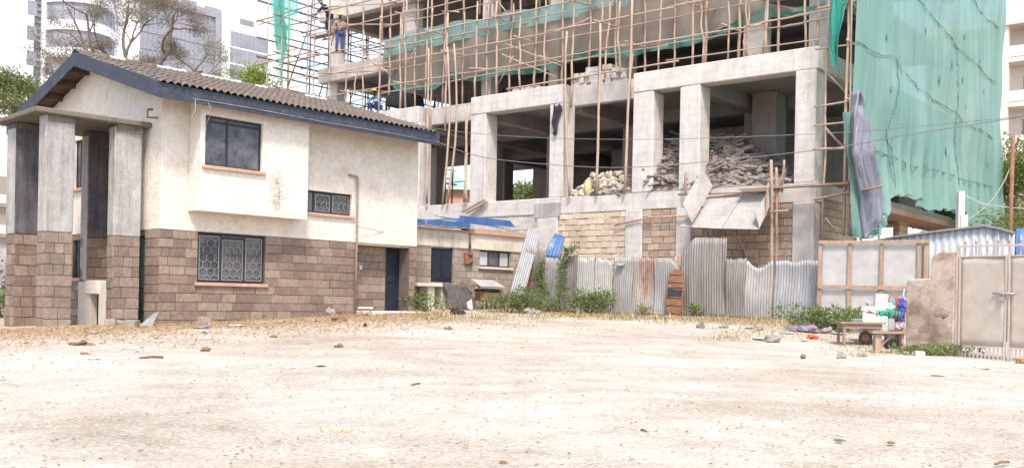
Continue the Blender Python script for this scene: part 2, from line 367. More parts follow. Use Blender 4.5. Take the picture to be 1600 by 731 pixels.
m_fascia = M('navy_board', (.032, .037, .055), (.055, .06, .082), 3., .7, .15, 20., .005, c3=(.22, .2, .2), c3scale=2.2, c3lo=.62, c3hi=.72)
m_tile = M('roof_tile', (.10, .078, .066), (.18, .142, .12), 4., .9, .3, 30., .01, c3=(.09, .075, .065), c3scale=1.2, c3lo=.5, c3hi=.7)
m_tile_white = M('mortar_cap', (.46, .45, .43), (.58, .57, .55), 4., .9, .3, 20.)
m_wood_dark = M('dark_timber', (.085, .055, .042), (.14, .095, .075), 3., .85, .2, 20., .005)
m_sill = M('terracotta_sill', (.40, .24, .165), (.48, .31, .225), 4., .85, .15, 30., .005)
m_black = M('black_steel', (.018, .018, .024), (.04, .038, .045), 4., .6, .1, 20., .003)
m_glass = M_glass('window_glass', (.6, .62, .68), .42)
m_glass_dusty = M_glass('dusty_glass', (.7, .7, .7), .25, (.09, .088, .095), (.2, .19, .19))
m_curtain = M('grey_curtain', (.38, .37, .38), (.5, .48, .48), 2., .95, 0)
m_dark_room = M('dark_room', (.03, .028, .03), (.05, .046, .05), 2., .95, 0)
m_grille = M('white_grille', (.22, .21, .20), (.30, .285, .27), 4., .6, 0)
m_blue_door = M('navy_door', (.012, .016, .027), (.022, .027, .04), 3., .55, .1, 15., .004, c3=(.12, .1, .1), c3scale=2.5, c3lo=.62, c3hi=.75)
m_green_door = M('green_door', (.03, .055, .05), (.055, .08, .07), 3., .6, .1, 15., .004, c3=(.1, .09, .07), c3lo=.6)
m_pipe = M('rusty_pipe', (.24, .17, .13), (.34, .27, .22), 5., .7, .1)
m_white = M('white_paint', (.44, .43, .42), (.53, .52, .51), 3., .7, .08, c3=(.5, .46, .42), c3lo=.62)
m_bluesheet = M('blue_sheet', (.03, .085, .22), (.06, .145, .32), 2.5, .5, .05, c3=(.3, .36, .45), c3scale=2., c3lo=.6, c3hi=.75, spec=.5)
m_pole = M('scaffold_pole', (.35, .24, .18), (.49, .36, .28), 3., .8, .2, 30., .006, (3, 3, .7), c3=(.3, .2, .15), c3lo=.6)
m_pole_dark = M('shaded_pole', (.12, .088, .075), (.21, .158, .13), 3., .8, .2, 30., .006, (3, 3, .7))  # darkened copy of the pole wood, backlit shade put into its colour
m_timber = M('rough_timber', (.26, .17, .125), (.38, .27, .2), 3., .85, .3, 30., .008, (3, 3, .6), c3=(.16, .1, .07), c3lo=.6)
m_zinc = M('weathered_zinc', (.22, .208, .20), (.31, .297, .288), 1.6, .6, .12, 12., .01, (1.6, 1.6, .5), c3=(.27, .22, .19), c3scale=1.1, c3lo=.54, c3hi=.72, metal=.08, spec=.4)
m_zinc_dark = M('stained_zinc', (.17, .15, .14), (.28, .255, .24), 1.6, .65, .12, 12., .01, (2.5, 2.5, .25), c3=(.15, .11, .09), c3scale=1.3, c3lo=.52, c3hi=.7, metal=.2, spec=.4)
m_zinc_pale = M('pale_zinc', (.285, .268, .252), (.37, .35, .33), 1.3, .6, .12, 12., .01, (1.5, 1.5, .5), c3=(.34, .27, .21), c3scale=1., c3lo=.58, c3hi=.75, metal=.2, spec=.4)
m_zinc_blue = M('bluish_zinc', (.22, .222, .235), (.32, .315, .315), 1.3, .55, .12, 12., .01, (4, 4, .3), c3=(.25, .21, .2), c3scale=1.5, c3lo=.56, c3hi=.72, metal=.1, spec=.4)
m_zinc_rust = M('rust_stained_zinc', (.26, .23, .215), (.34, .31, .295), 1.6, .7, .12, 12., .01, (2.5, 2.5, .6), c3=(.30, .14, .075), c3scale=1.1, c3lo=.5, c3hi=.64, metal=.2)
m_net = M_net('green_debris_net', (.205, .375, .322), (.295, .45, .40), .985, (3.2, 3.2, .22), trans=.35, holes=True)
m_net_teal = M_net('teal_net', (.27, .50, .47), (.42, .62, .59), .94, (.6, .6, 1.5))
m_net_tan = M_net('dim_tan_net', (.27, .23, .19), (.37, .32, .27), .93, (1, 1, .5), trans=.3)  # brownish net; the weaker light on teal is mixed into its tan
m_net_green = M_net('deep_green_net', (.04, .33, .26), (.10, .47, .38), .92, (4, 4, .3), trans=.35)
m_net_thin = M_net('thin_green_net', (.10, .46, .36), (.25, .60, .48), .62, (5, 5, .25), trans=.5)
m_seam = M('seam_twine', (.06, .14, .115), (.13, .25, .205), 9., .9, 0)
m_tarp = M('grey_tarp', (.14, .14, .175), (.23, .23, .275), 2., .55, .2, 8., .02, (3, 3, .5), c3=(.45, .45, .48), c3lo=.6, spec=.4)
m_earth_leaf = M_leaf('dry_leaf', (.36, .25, .15), (.52, .38, .235), (.62, .49, .3), 9.)
m_grass = M_leaf('grass', (.10, .15, .035), (.22, .25, .075), (.42, .36, .16), 3.)
m_weed = M_leaf('weed_leaf', (.095, .145, .04), (.20, .255, .085), (.36, .37, .17), 6.)
m_weed_dark = M_leaf('shrub_leaf', (.05, .095, .03), (.10, .17, .05), (.17, .22, .09), 6.)
m_drystem = M_leaf('dry_stem', (.2, .14, .08), (.33, .25, .16))
m_leaf_grey = M_leaf('acacia_leaf', (.21, .175, .13), (.31, .265, .2), (.40, .34, .25), 1.2)  # lightened leaf colour, with the washed-out distance painted in
m_leaf_yell = M_leaf('yellowgreen_leaf', (.16, .24, .035), (.3, .38, .07), (.42, .46, .12), 1.5)
m_leaf_green = M_leaf('tree_leaf', (.10, .13, .04), (.2, .225, .075), (.32, .32, .13), 1.5)
m_leaf_orange = M_leaf('flame_leaf', (.10, .15, .035), (.22, .26, .06), (.46, .26, .07), 1.8)
m_bark = M('bark', (.12, .09, .075), (.22, .175, .15), 4., .95, .4, 20., .02)
m_straw = M('straw', (.5, .38, .2), (.62, .5, .3), 8., .9, 0)
m_rust = M('rust', (.16, .075, .045), (.27, .14, .085), 6., .85, .2)
m_rubber = M('rubber', (.05, .045, .042), (.09, .08, .075), 6., .85, .2)

# ------------------------------------------------------------------ ground
def make_ground():
    m, nt, b = _nt('gravel_yard'); v = mapping(nt)
    big = noise(nt, v, .16, 6, .65); mid = noise(nt, v, 1.4, 7, .7)
    col = ramp(nt, big, [(.3, (.315, .26, .205)), (.5, (.43, .378, .318)), (.72, (.495, .455, .405))])
    col = mix(nt, .55, col, ramp(nt, mid, [(.25, (.20, .16, .12)), (.5, (.5, .5, .5)), (.75, (.85, .85, .85))]), 'SOFT_LIGHT')
    vo = nt.nodes.new('ShaderNodeTexVoronoi'); vo.inputs['Scale'].default_value = 26.; L(nt, v, vo.inputs['Vector'])
    hs = nt.nodes.new('ShaderNodeRGBToBW'); L(nt, vo.outputs['Color'], hs.inputs[0])
    col = mix(nt, .3, col, ramp(nt, hs.outputs[0], [(.1, .1), (.5, .5), (.9, .92)]), 'SOFT_LIGHT')
    vo2 = nt.nodes.new('ShaderNodeTexVoronoi'); vo2.inputs['Scale'].default_value = 7.5; vo2.feature = 'SMOOTH_F1'; L(nt, v, vo2.inputs['Vector'])
    spk = ramp(nt, vo2.outputs['Distance'], [(.07, 1.), (.13, 0.)])
    sel = ramp(nt, noise(nt, v, 3.1, 2), [(.55, 0.), (.6, 1.)])
    fsp = mix(nt, 1., spk, sel, 'MULTIPLY'); col = mix(nt, fsp, col, (.2, .16, .13))
    # fallen yellow blossom and straw, wheel-pressed earth bands
    yel = ramp(nt, noise(nt, mapping(nt, (.6, 1., 1)), 1.9, 8, .8), [(.585, 0.), (.70, .45)]); col = mix(nt, yel, col, (.42, .31, .14))
    trk = ramp(nt, noise(nt, mapping(nt, (.12, .8, 1)), .8, 6, .65), [(.5, 0.), (.7, .55)]); col = mix(nt, trk, col, (.33, .245, .18))
    spr = ramp(nt, noise(nt, mapping(nt, (.35, .9, 1)), .55, 7, .7), [(.52, 0.), (.66, .45)]); col = mix(nt, spr, col, (.56, .51, .46))
    at = nt.nodes.new('ShaderNodeVertexColor'); at.layer_name = 'soil'
    sp = nt.nodes.new('ShaderNodeSeparateColor'); L(nt, at.outputs['Color'], sp.inputs[0])
    mk = nt.nodes.new('ShaderNodeMath'); mk.operation = 'MULTIPLY_ADD'; L(nt, noise(nt, v, 2.3, 7, .75), mk.inputs[0]); mk.inputs[1].default_value = 1.4
    L(nt, sp.outputs[0], mk.inputs[2])
    f = ramp(nt, mk.outputs[0], [(.0, 0.), (.95, 0.), (1.0, .2)])
    mk2 = nt.nodes.new('ShaderNodeMapRange'); L(nt, mk.outputs[0], mk2.inputs[0]); mk2.inputs[1].default_value = .8; mk2.inputs[2].default_value = 1.35; mk2.inputs[4].default_value = .85
    soil = ramp(nt, noise(nt, v, 5., 7, .8), [(.28, (.21, .14, .09)), (.5, (.39, .285, .195)), (.72, (.50, .39, .27))])
    col = mix(nt, mk2.outputs[0], col, soil)
    L(nt, col, b.inputs['Base Color']); b.inputs['Roughness'].default_value = .95; b.inputs['Specular IOR Level'].default_value = .15
    hh = nt.nodes.new('ShaderNodeMath'); hh.operation = 'MULTIPLY_ADD'; L(nt, vo.outputs['Distance'], hh.inputs[0]); hh.inputs[1].default_value = -.5
    L(nt, noise(nt, v, 9., 8, .75), hh.inputs[2]); bump(nt, b, hh.outputs[0], .5, .05)
    xs = sorted(set(list(np.linspace(-30, 30, 161)) + [-400, -200, -100, -60, -40, 40, 60, 100, 200, 400]))
    ys = sorted(set(list(np.linspace(3, 42, 140)) + [-60, -20, -6, 0, 50, 70, 100, 150, 250, 420]))
    vs = []
    for y in ys:
        for x in xs:
            z = gz(x, y)
            z += .025*math.sin(x*.9 + y*.5)*math.sin(y*.7 - x*.3) + .015*math.sin(x*2.3+1)*math.sin(y*1.9)
            vs.append((x, y, z))
    nx = len(xs); fs = [(j*nx+i, j*nx+i+1, (j+1)*nx+i+1, (j+1)*nx+i) for j in range(len(ys)-1) for i in range(nx-1)]
    mb = MB(); mb.add(vs, fs, True); o = mb.build('ground', m); tag(o, 'pale trodden gravel and earth yard scattered with straw', None, None, 'structure')
    ca = o.data.color_attributes.new('soil', 'FLOAT_COLOR', 'POINT')
    d = []
    for x, y, z in vs:
        hx, hy = H.loc((x, y)); wx, wy = W.loc((x, y))
        a = max(0., 1 - max(0., -hy)/5.2) if -6 < hx < 10 else 0.
        dx = max(0., -wy); a2 = max(0., 1 - dx/3.6) if -7 < wx < 14 and wy > -6 else 0.
        q = max(a, a2); px = -8 - x; a3 = max(0, min(1, (-x-5)/12))*max(0, 1-abs(y-20)/9)*.55
        q = max(q, a3); d += [q, q, q, 1]
    ca.data.foreach_set('color', d)
make_ground()

# ------------------------------------------------------------------ the two storey house
hl = 8.42; HW = 7.4; ZS = 1.57
house = fthing('two_storey_house', 'two storey house with cream plaster over brown stone blocks and a tiled gable roof', 'house', H)
alc = .46
mb = MB(); wall(mb, 0, hl, -1.4, ZS, [(1.03, 3.03, .27, 1.55), (6.12, 8.18, -1.4, 1.6)], 0, .2)
wall(mb, .2, HW, -1.4, ZS, [(.74, 1.26, -1.4, 1.42), (4.45, 4.95, .35, 1.4)], 0, .2, 'y')
mb.box(hl-.2, hl, .2, HW, -1.4, ZS); mb.box(.2, hl-.2, HW-.2, HW, -1.4, ZS)
lwall = mb.build('lower_wall', m_mortar, house)
blocks(m_laid, lwall, [('x', -.012, 6.12, -1.4, ZS-.004, [(1.03, 3.03, .27, 1.6)], 0, -1), ('x', 8.18, hl, -1.4, ZS-.004, [], 0, -1), ('y', .0, .74, -1.4, ZS-.004, [], 0, -1), ('y', 1.26, HW, -1.4, ZS-.004, [(4.45, 4.95, .35, 1.4)], 0, -1)], seed=3)
mb = MB(); xd0, _ = H.hit(602, 430, alc); xd1, _ = H.hit(625.5, 430, alc)
wall(mb, 5.9, 8.22, -1.4, ZS, [(xd0, xd1, -1.4, 1.5)], alc, alc+.2); mb.box(5.9, 6.12, .203, alc-.003, -1.4, ZS); mb.box(8.18, 8.21, .203, alc-.003, -1.4, ZS)
rec = mb.build('entrance_recess', m_mortar, house); blocks(m_laid, rec, [('x', 6.12, xd0, -1.4, 1.5, [], alc, -1), ('x', xd1, 8.18, -1.4, 1.5, [], alc, -1)], seed=5)
mb = MB(); mb.box(6.12, 8.18, .02, alc-.01, 1.51, 1.565); mb.build('recess_ceiling', m_plaster_grey, house)
mb = MB(); mb.box(xd0+.04, xd1-.04, alc+.06, alc+.11, -.46, 1.46)
for zz in (-.3, .42, 1.1): mb.box(xd0+.14, xd1-.14, alc+.045, alc+.06, zz, zz+.3 if zz > 0 else zz+.55)
dr = mb.build('door', m_blue_door, house); mb = MB(); mb.box(xd0+.1, xd0+.16, alc+.0, alc+.044, .45, .6); mb.build('handle', m_black, dr)
mb = MB(); mb.box(xd0, xd0+.04, alc-.02, alc+.2, -.5, 1.5); mb.box(xd1-.04, xd1, alc-.02, alc+.2, -.5, 1.5); mb.box(xd0+.04, xd1-.04, alc-.02, alc+.2, 1.46, 1.5); mb.build('door_frame', m_black, dr)
xs_, zs_ = H.hit(563, 418, alc); mb = MB(); mb.box(xs_-.05, xs_+.05, alc-.03, alc, zs_-.06, zs_+.06); mb.build('switch_box', m_white, house)
mb = MB(); mb.box(6.2, 8.6, -.55, .44, -.85, -.44); mb.box(7., 8.1, -.9, -.553, -.9, -.56); mb.build('door_step', m_conc, house, bevel=.02)
# upper plaster storey: 2 cm proud of the blocks
ZT = 5.02
mb = MB(); wall(mb, -.02, hl+.03, ZS, ZT, [(1.4, 3.4, 2.3, 4.4), (4.36, 5.9, 2.32, 2.94)], -.025, .2)
wall(mb, .2, HW, ZS, ZT, [(4.4, 4.95, 2.85, 4.2)], -.02, .2, 'y')
mb.box(hl-.2, hl+.03, .2, HW, ZS, ZT); mb.box(.2, hl-.2, HW-.2, HW, ZS, ZT)
gp = [(0, ZT), (HW, ZT), (HW/2, 6.17)]
vs = [(-.02, y-.01 if k == 0 else y, z) for k, (y, z) in enumerate(gp)] + [(.2, y, z) for y, z in gp]
mb.add(vs, [(0, 2, 1), (3, 4, 5), (0, 3, 5, 2), (1, 2, 5, 4)])
mb.add([(a + hl - .18, b, c) for a, b, c in vs], [(0, 2, 1), (3, 4, 5), (0, 3, 5, 2), (1, 2, 5, 4)])
mb.build('upper_wall', m_plaster, house)
# bay
m_bay = m_plaster.copy(); m_bay.name = 'bay_plaster'; _nt2 = m_bay.node_tree; _b2 = _nt2.nodes['Principled BSDF']; _src = _b2.inputs['Base Color'].links[0].from_socket
_tc = _nt2.nodes.new('ShaderNodeTexCoord'); _mp = _nt2.nodes.new('ShaderNodeMapping'); _mp.inputs['Location'].default_value = (-2.98*2.9, 0, -2.72*1.15); _mp.inputs['Scale'].default_value = (2.9, 0, 1.15); L(_nt2, _tc.outputs['Object'], _mp.inputs['Vector'])
_gr = _nt2.nodes.new('ShaderNodeTexGradient'); _gr.gradient_type = 'SPHERICAL'; L(_nt2, _mp.outputs[0], _gr.inputs[0])
_nz = ramp(_nt2, noise(_nt2, mapping(_nt2, (5, 5, 3.)), 2.4, 7, .8), [(.42, 0.), (.62, .85)])
L(_nt2, mix(_nt2, mix(_nt2, 1., ramp(_nt2, _gr.outputs['Fac'], [(.1, 0.), (.7, 1.)]), _nz, 'MULTIPLY'), _src, (.13, .09, .065)), _b2.inputs['Base Color'])
BX0, BX1, BY = .72, 3.96, -.58; BZ = 2.05
wx0, wz0 = H.hit(320, 262, BY); wx1, wz1 = H.hit(411, 193, BY); wz1 = 4.46; wz0 = 3.2
mb = MB(); wall(mb, BX0, BX1, BZ, 4.98, [(wx0, wx1, wz0, wz1)], BY, BY+.18)
mb.box(BX0, BX0+.18, BY+.18, -.026, BZ, 4.98); mb.box(BX1-.18, BX1, BY+.18, -.026, BZ, 4.98); mb.box(BX0+.18, BX1-.18, BY+.18, -.026, BZ, BZ+.16)
mb.build('bay', m_bay, house, bevel=.015)
mb = MB()   # drip stain with a shape of its own under the sill
def window(par, a0, a1, z0, z1, d, axis, mull, fr=.045, glass=m_glass, sill=True, depth=.09, sillm=m_sill, curtain=None, rail=None, sillout=.1, grow=.08):
    q = (lambda a, b, c: (a, b, c)) if axis == 'x' else (lambda a, b, c: (b, a, c))
    def bx(mb, a0, a1, d0, d1, z0, z1):
        if axis == 'x': mb.box(a0, a1, d0, d1, z0, z1)
        else: mb.box(d0, d1, a0, a1, z0, z1)
    d0, d1 = d+depth, d+depth+.05
    f = MB(); bx(f, a0, a1, d0, d1, z0, z0+fr); bx(f, a0, a1, d0, d1, z1-fr, z1); bx(f, a0, a0+fr, d0, d1, z0+fr, z1-fr); bx(f, a1-fr, a1, d0, d1, z0+fr, z1-fr)
    for m_ in mull: bx(f, m_-fr/2, m_+fr/2, d0-.004, d1, z0+fr, z1-fr)
    if rail:
        for (r0, r1, z_) in rail: bx(f, r0, r1, d0+.004, d1-.004, z_-fr/2, z_+fr/2)
    fo = f.build('window', m_black, par)
    e = [a0+fr] + [m_ for m_ in mull] + [a1-fr]
    for k in range(len(e)-1):
        g = MB(); bx(g, e[k]+(fr/2 if k else 0)+.002, e[k+1]-(fr/2 if k < len(e)-2 else 0)-.002, d0+.018, d0+.026, z0+fr+.002, z1-fr-.002); g.build('pane', glass if not isinstance(glass, list) else glass[k], fo)
    if curtain:
        for (c0, c1, zc0, zc1) in curtain:
            g = MB(); g.grid(lambda u, v: q(c0+(c1-c0)*u, d1+.12+.03*math.sin(u*(c1-c0)*40+v), zc0+(zc1-zc0)*v), 60, 3); g.build('curtain', m_curtain, fo)
    if sill:
        g = MB(); bx(g, a0-grow, a1+grow, d-sillout+.02, d+depth, z0-.09, z0-.004); g.build('sill', sillm, fo, bevel=.01)
    return fo
def honeycomb(par, a0, a1, z0, z1, d, r=.125):
    mb = MB(); w = r*math.sqrt(3); seen = set()
    n = int((a1-a0)/w)+2; k = int((z1-z0)/(1.5*r))+2
    for j in range(-1, k+1):
        for i in range(-1, n+1):
            cx = a0 + w*(i+.5*(j % 2)); cz = z0 + 1.5*r*j
            pts = [(cx + r*math.sin(t), cz + r*math.cos(t)) for t in [math.pi/3*q for q in range(6)]]
            for q in range(6):
                p, s = pts[q], pts[(q+1) % 6]; key = tuple(sorted(((round(p[0], 2), round(p[1], 2)), (round(s[0], 2), round(s[1], 2)))))
                if key in seen: continue
                seen.add(key)
                if all(a0 <= e[0] <= a1 and z0 <= e[1] <= z1 for e in (p, s)): mb.bar((p[0], d, p[1]), (s[0], d, s[1]), .011, .01, (0, 1, 0))
    for a, b in (((a0, z0), (a1, z0)), ((a0, z1), (a1, z1)), ((a0, z0), (a0, z1)), ((a1, z0), (a1, z1))): mb.bar((a[0], d, a[1]), (b[0], d, b[1]), .017, .012, (0, 1, 0))
    return mb.build('grille', m_grille, par)
wm = wx0 + (wx1-wx0)*.40
wn = window(house, wx0, wx1, wz0, wz1, BY, 'x', [wm], .05, curtain=[(wx0+.7, wx1-.05, wz0+.05, wz1-.05), (wx0, wx0+.3, wz0, wz1)], rail=[(wx0, wm, wz1-.14), (wm, wx1, wz1-.14)])
lw = window(house, 1.03, 3.03, .27, 1.55, 0, 'x', [1.72, 2.42], .055, glass=[m_glass, m_glass_dusty, m_glass_dusty], depth=.07, rail=[(1.72, 2.42, 1.44)], curtain=[(1.05, 3.0, .3, .8)])
for a, b in ((1.11, 1.67), (1.77, 2.37), (2.47, 2.95)): honeycomb(lw, a, b, .35, 1.39 if a == 1.77 else 1.46, .055)
sw = window(house, 4.36, 5.9, 2.32, 2.94, -.025, 'x', [4.62, 5.22], .05, glass=[m_glass_dusty, m_glass, m_glass_dusty])
honeycomb(sw, 4.68, 5.16, 2.39, 2.84, .045, .11); honeycomb(sw, 5.28, 5.83, 2.39, 2.87, .05, .11)
window(house, 4.4, 4.95, 2.85, 4.2, -.02, 'y', [4.68], .05, depth=.06)
window(house, 4.45, 4.95, .35, 1.4, 0, 'y', [4.7], .05, depth=.06)
mb = MB(); mb.box(.05, .1, .77, 1.23, -.95, 1.38)
for zz in (-.5, .1, .7): mb.box(.03, .05, .77, 1.23, zz, zz+.05)
mb.build('side_door', m_green_door, house)
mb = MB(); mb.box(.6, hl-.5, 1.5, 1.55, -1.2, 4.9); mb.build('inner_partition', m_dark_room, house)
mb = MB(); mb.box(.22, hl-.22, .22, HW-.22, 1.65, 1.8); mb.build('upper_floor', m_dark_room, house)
# roof
ZR = 6.36; ZE = 4.98; YE = -.9; YR = HW/2; RX0, RX1 = -.6, 8.47
SL = (ZR-ZE)/(YR-YE)
def rz_(y): return ZE + (y-YE)*SL if y <= YR else ZR - (y-YR)*SL
def tiles(side):
    mb = MB(); per = .19; ncol = int((RX1-RX0)/per); nrow = 17; q = 7; run = YR-YE
    rowl = run/nrow; pr = [0, .012, .04, .06, .068, .06, .04]
    for r in range(nrow):
        vs = []; ns = ncol*q
        for e in range(3):
            for i in range(ns+1):
                jx = .006*math.sin(i*1.7+r*5.1)
                x = RX0 + i*per/q; t = (r + (e*.5 if e < 2 else 1.06))*rowl; y = YE - .1 + t
                y = min(y, YR+.02) if e < 2 else min(y, YR+.04)
                z = ZE + (y-YE)*SL + pr[i % q] + .05 - e*.022 + jx + .008*math.sin(x*1.3+r)
                if side < 0: y = 2*YR - y
                vs.append((x, y, z))
        # the lower lip
        vs += [(a, b, c-.03) for a, b, c in vs[:ns+1]]
        w = ns+1; fs = [(e*w+i, e*w+i+1, (e+1)*w+i+1, (e+1)*w+i) for e in range(2) for i in range(ns)] + [(3*w+i, 3*w+i+1, i+1, i) for i in range(ns)]
        if side < 0: fs = [f[::-1] for f in fs]
        mb.add(vs, fs, True)
    return mb
roof = thing('roof', None, None); roof.parent = house
mb = tiles(1); mb2 = tiles(-1); mb.add(mb2.v, mb2.f, True); mb.build('roof_tiles', m_tile, roof)
mb = MB(); T_ = .05
prof = [(YE, ZE-.03), (YR, ZR-.03), (2*YR-YE, ZE-.03), (2*YR-YE, ZE-.12), (YR, ZR-.12), (YE, ZE-.12)]
vs = [(x, y, z) for x in (RX0+.03, RX1-.03) for y, z in prof]
mb.add(vs, [(0, 1, 4, 5), (1, 2, 3, 4), (6, 11, 10, 7), (7, 10, 9, 8)] + [(i, 6+i, 6+(i+1) % 6, (i+1) % 6) for i in range(6)])
mb.build('soffit', m_wood_dark, roof)
mb = MB(); mb.box(RX0, RX1, YE-.03, YE, ZE-.36, ZE+.0); mb.build('fascia', m_fascia, roof)
mb = MB(); mb.box(RX0, RX1, 2*YR-YE, 2*YR-YE+.03, ZE-.36, ZE); mb.build('fascia', m_fascia, roof)
for x in (RX0-.03, RX1):
    mb = MB(); mb.add([(a, y, z) for a in (x, x+.03) for y, z in [(YE-.03, ZE-.36), (YR, ZR-.34), (YR, ZR+.03), (YE-.03, ZE+.03)]], [(0, 1, 2, 3), (7, 6, 5, 4), (0, 4, 5, 1), (3, 2, 6, 7), (0, 3, 7, 4), (1, 5, 6, 2)])
    mb.build('bargeboard', m_fascia, roof)
    mb = MB(); mb.add([(a, 2*YR-y, z) for a in (x, x+.03) for y, z in [(YE-.03, ZE-.36), (YR-.002, ZR-.34), (YR-.002, ZR+.03), (YE-.03, ZE+.03)]], [(3, 2, 1, 0), (4, 5, 6, 7), (1, 5, 4, 0), (7, 6, 2, 3), (4, 7, 3, 0), (2, 6, 5, 1)])
    mb.build('bargeboard', m_fascia, roof)
for k in range(10):
    y = YR + (.45 + .85*(k % 5))*(1 if k < 5 else -1); z = rz_(y)
    mb = MB(); mb.box(RX0+.035, -.025, y-.05, y+.05, z-.30, z-.125); mb.build('purlin', m_wood_dark, roof)
for k in range(20):
    x0 = RX0 - .02 + k*.458; mb = MB(); wob = rr(-.015, .015)
    mb.grid(lambda u, v: (x0 + u*.45, YR + .15*math.cos(math.pi*v) + wob, ZR + .0 + .10*math.sin(math.pi*v) + (.018 if u > .5 else 0)), 4, 8)
    mb.build('ridge_tile', m_tile_white if k in (2, 5, 6, 8, 9, 10, 12, 16, 17) else m_tile, roof, solid=.02)
# downpipe, lamp, wires
mb = MB(); mb.tube([(5.72, -.1, 3.5), (6.03, -.1, 3.47), (6.05, -.1, 3.4), (6.06, -.1, 1.6), (6.06, -.07, -.6)], .032, 8); mb.build('downpipe', m_pipe, house)
yl, zl = H.xhit(247, 183, -.02); mb = MB(); mb.bar((-.02, yl, zl-.02), (-.3, yl, zl-.05), .05, .04); mb.bar((-.3, yl, zl-.05), (-.3, yl, zl+.14), .03); mb.bar((-.3, yl, zl+.14), (-.18, yl-.05, zl+.16), .05); mb.build('lamp_bracket', m_rust, house)
mb = MB()
for pts in ([(.35, YE-.05, 4.7), (.36, YE-.06, 4.45), (.28, YE-.05, 4.28), (.25, YE-.04, 4.1)], [(.7, YE-.05, 4.68), (.82, YE-.02, 4.5), (.86, BY-.02, 4.2), (.84, BY-.02, 3.8)], [(.3, YE-.045, 4.72), (2, YE-.045, 4.74), (4, YE-.045, 4.71), (6.5, YE-.045, 4.73), (8.4, YE-.045, 4.7)]): mb.tube(pts, .007, 5)
mb.build('cable', m_pier_grey, house)

# ------------------------------------------------------------------ portico beside the house
port = fthing('concrete_portico', 'grey rendered portico of tall slab pillars carrying a flat canopy beside the gable', 'portico', H)
def pillar(x0, x1, y0, y1, top, lo, hi, label=None):
    mb = MB(); mb.box(x0, x1, y0, y1, 1.36, top); p = mb.build('pillar', hi, port, bevel=.02)
    if label: tag(p, label)
    mb = MB(); mb.box(x0+.012, x1-.012, y0+.012, y1-.012, -1.4, 1.36); pb = mb.build('pillar_base', m_mortar, p, bevel=.02); blocks(lo, pb, [('x', x0+.012, x1-.012, -1.4, 1.355, [], y0+.012, -1), ('y', y0+.012, y1-.012, -1.4, 1.355, [], x0+.012, -1)], .255, (.22, .46), .013, .016, .008, int(x0*100+y0*10)+500)
m_stone_pier = m_laid_pier
pillar(-.9, -.2, .6, .95, 4.05, m_stone_pier, m_pier_grey)
pillar(-2.56, -1.88, .6, 1.0, 4.1, m_stone_pier, m_pier_grey)
pillar(-2.56, -1.75, 2.35, 2.9, 4.1, m_laid, m_pier_soot_shade, 'pillar darkened by soot and painted canopy shade')
pillar(-.9, -.1, 2.05, 2.45, 4.1, m_laid, m_pier_soot_shade, 'pillar darkened by soot and painted canopy shade')
for x_, y_, y2_ in ((-2.56, 2.36, 2.89), (-.9, 2.06, 2.44)): mb = MB(); mb.box(x_-.012, x_-.002, y_, y2_, .25 if x_ > -2 else 1.37, 3.95, .006); mb.build('render_face', m_pier_grey, port)  # grey plates keep the lit end faces clear of soot and painted shade
mb = MB(); wall(mb, .96, 2.45, -1.4, .22, [(1.27, 1.74, -1.4, -.1)], -.93, -.75, 'y'); mb.build('low_wall', m_plaster_grey, port, bevel=.015)
mb = MB(); mb.box(-.98, -.70, 1.22, 1.95, -.08, .26); mb.build('sill_block', m_plaster, port, bevel=.015)
mb = MB(); mb.add([(x, y, z + rr(-.015, .015)) for z in (4.1, 4.22) for x, y in [(-2.85, .45), (-.03, .45), (-.03, 3.3), (-2.75, 3.35)]], [(3, 2, 1, 0), (4, 5, 6, 7), (0, 1, 5, 4), (1, 2, 6, 5), (2, 3, 7, 6), (3, 0, 4, 7)])
mb.build('canopy_slab', m_conc_mossy, port, bevel=.02)
for (x, y) in ((-.55, .72), (-2.2, .75), (-2.2, 2.5)):
    mb = MB(); mb.box(x-.3, x+.32, y-.17, y+.2, 3.96, 4.099, .03); mb.build('corbel', m_conc_mossy, port)
# ------------------------------------------------------------------ the unfinished building
bld = fthing('unfinished_building', 'unfinished multi storey concrete frame building wrapped in scaffolding and nets', 'building', C)
F1, F2, F3, F4, F5 = 3.85, 8.1, 11.1, 14.1, 17.1
XL = -26.2; D = 16.
def part(name, mb, m, bev=0., par=None): return mb.build(name, m, par or bld, bevel=bev)
def col(x0, x1, y0, y1, z0, z1, m=None, bev=.03):
    mb = MB(); mb.box(x0, x1, y0, y1, z0, z1, .012); part('column', mb, m or m_conc, bev)
# ground storey: pilasters, blocks and edge band
for x0, x1 in ((-.75, -.02), (-4.95, -4.3), (-7.0, -6.3), (-11.0, -10.0), (-17.9, -17.0)): col(x0, x1, -.05, .45, -1.5, 3.23)
for x0, x1, m, z1 in ((-4.3, -.75, m_stone_tan, 3.22), (-6.3, -4.95, m_stone_tan, 3.22), (-10.0, -7.0, m_stone_yellow, 3.22), (-17.0, -11.0, m_stone_white, 3.22), (-21.5, -17.9, m_stone_white, 3.22)):
    mb = MB(); mb.box(x0, x1, .03, .28, -1.5, z1); o_ = part('block_wall', mb, m_mortar if m is m_stone_tan else m); blocks({m_stone_tan: m_laid_tan, m_stone_yellow: m_laid_yellow}.get(m, m_laid_white), o_, [('x', x0, x1, -.2, z1, [], .03, -1)], *((.215, (.26, .42), .024, .02, .014, 41, .012) if m is m_stone_yellow else (.24, (.32, .5), .018, .016, .008, int(-x0*10), .008) if m is m_stone_tan else (.28, (.3, .55), .02, .014, .01, int(-x0*10), .012)))
for x0, x1, y in ((-7.02, 0, 0.), (-9.95, -7.023, .01), (-21.5, -9.953, -.01)):
    mb = MB(); mb.box(x0, x1, y, .5, 3.23, F1, .01); part('edge_beam', mb, m_conc, .02)
mb = MB(); mb.box(-11.1, -9.9, -.06, -.014, 3.12, 3.66); part('render_patch', mb, m_pier_grey)
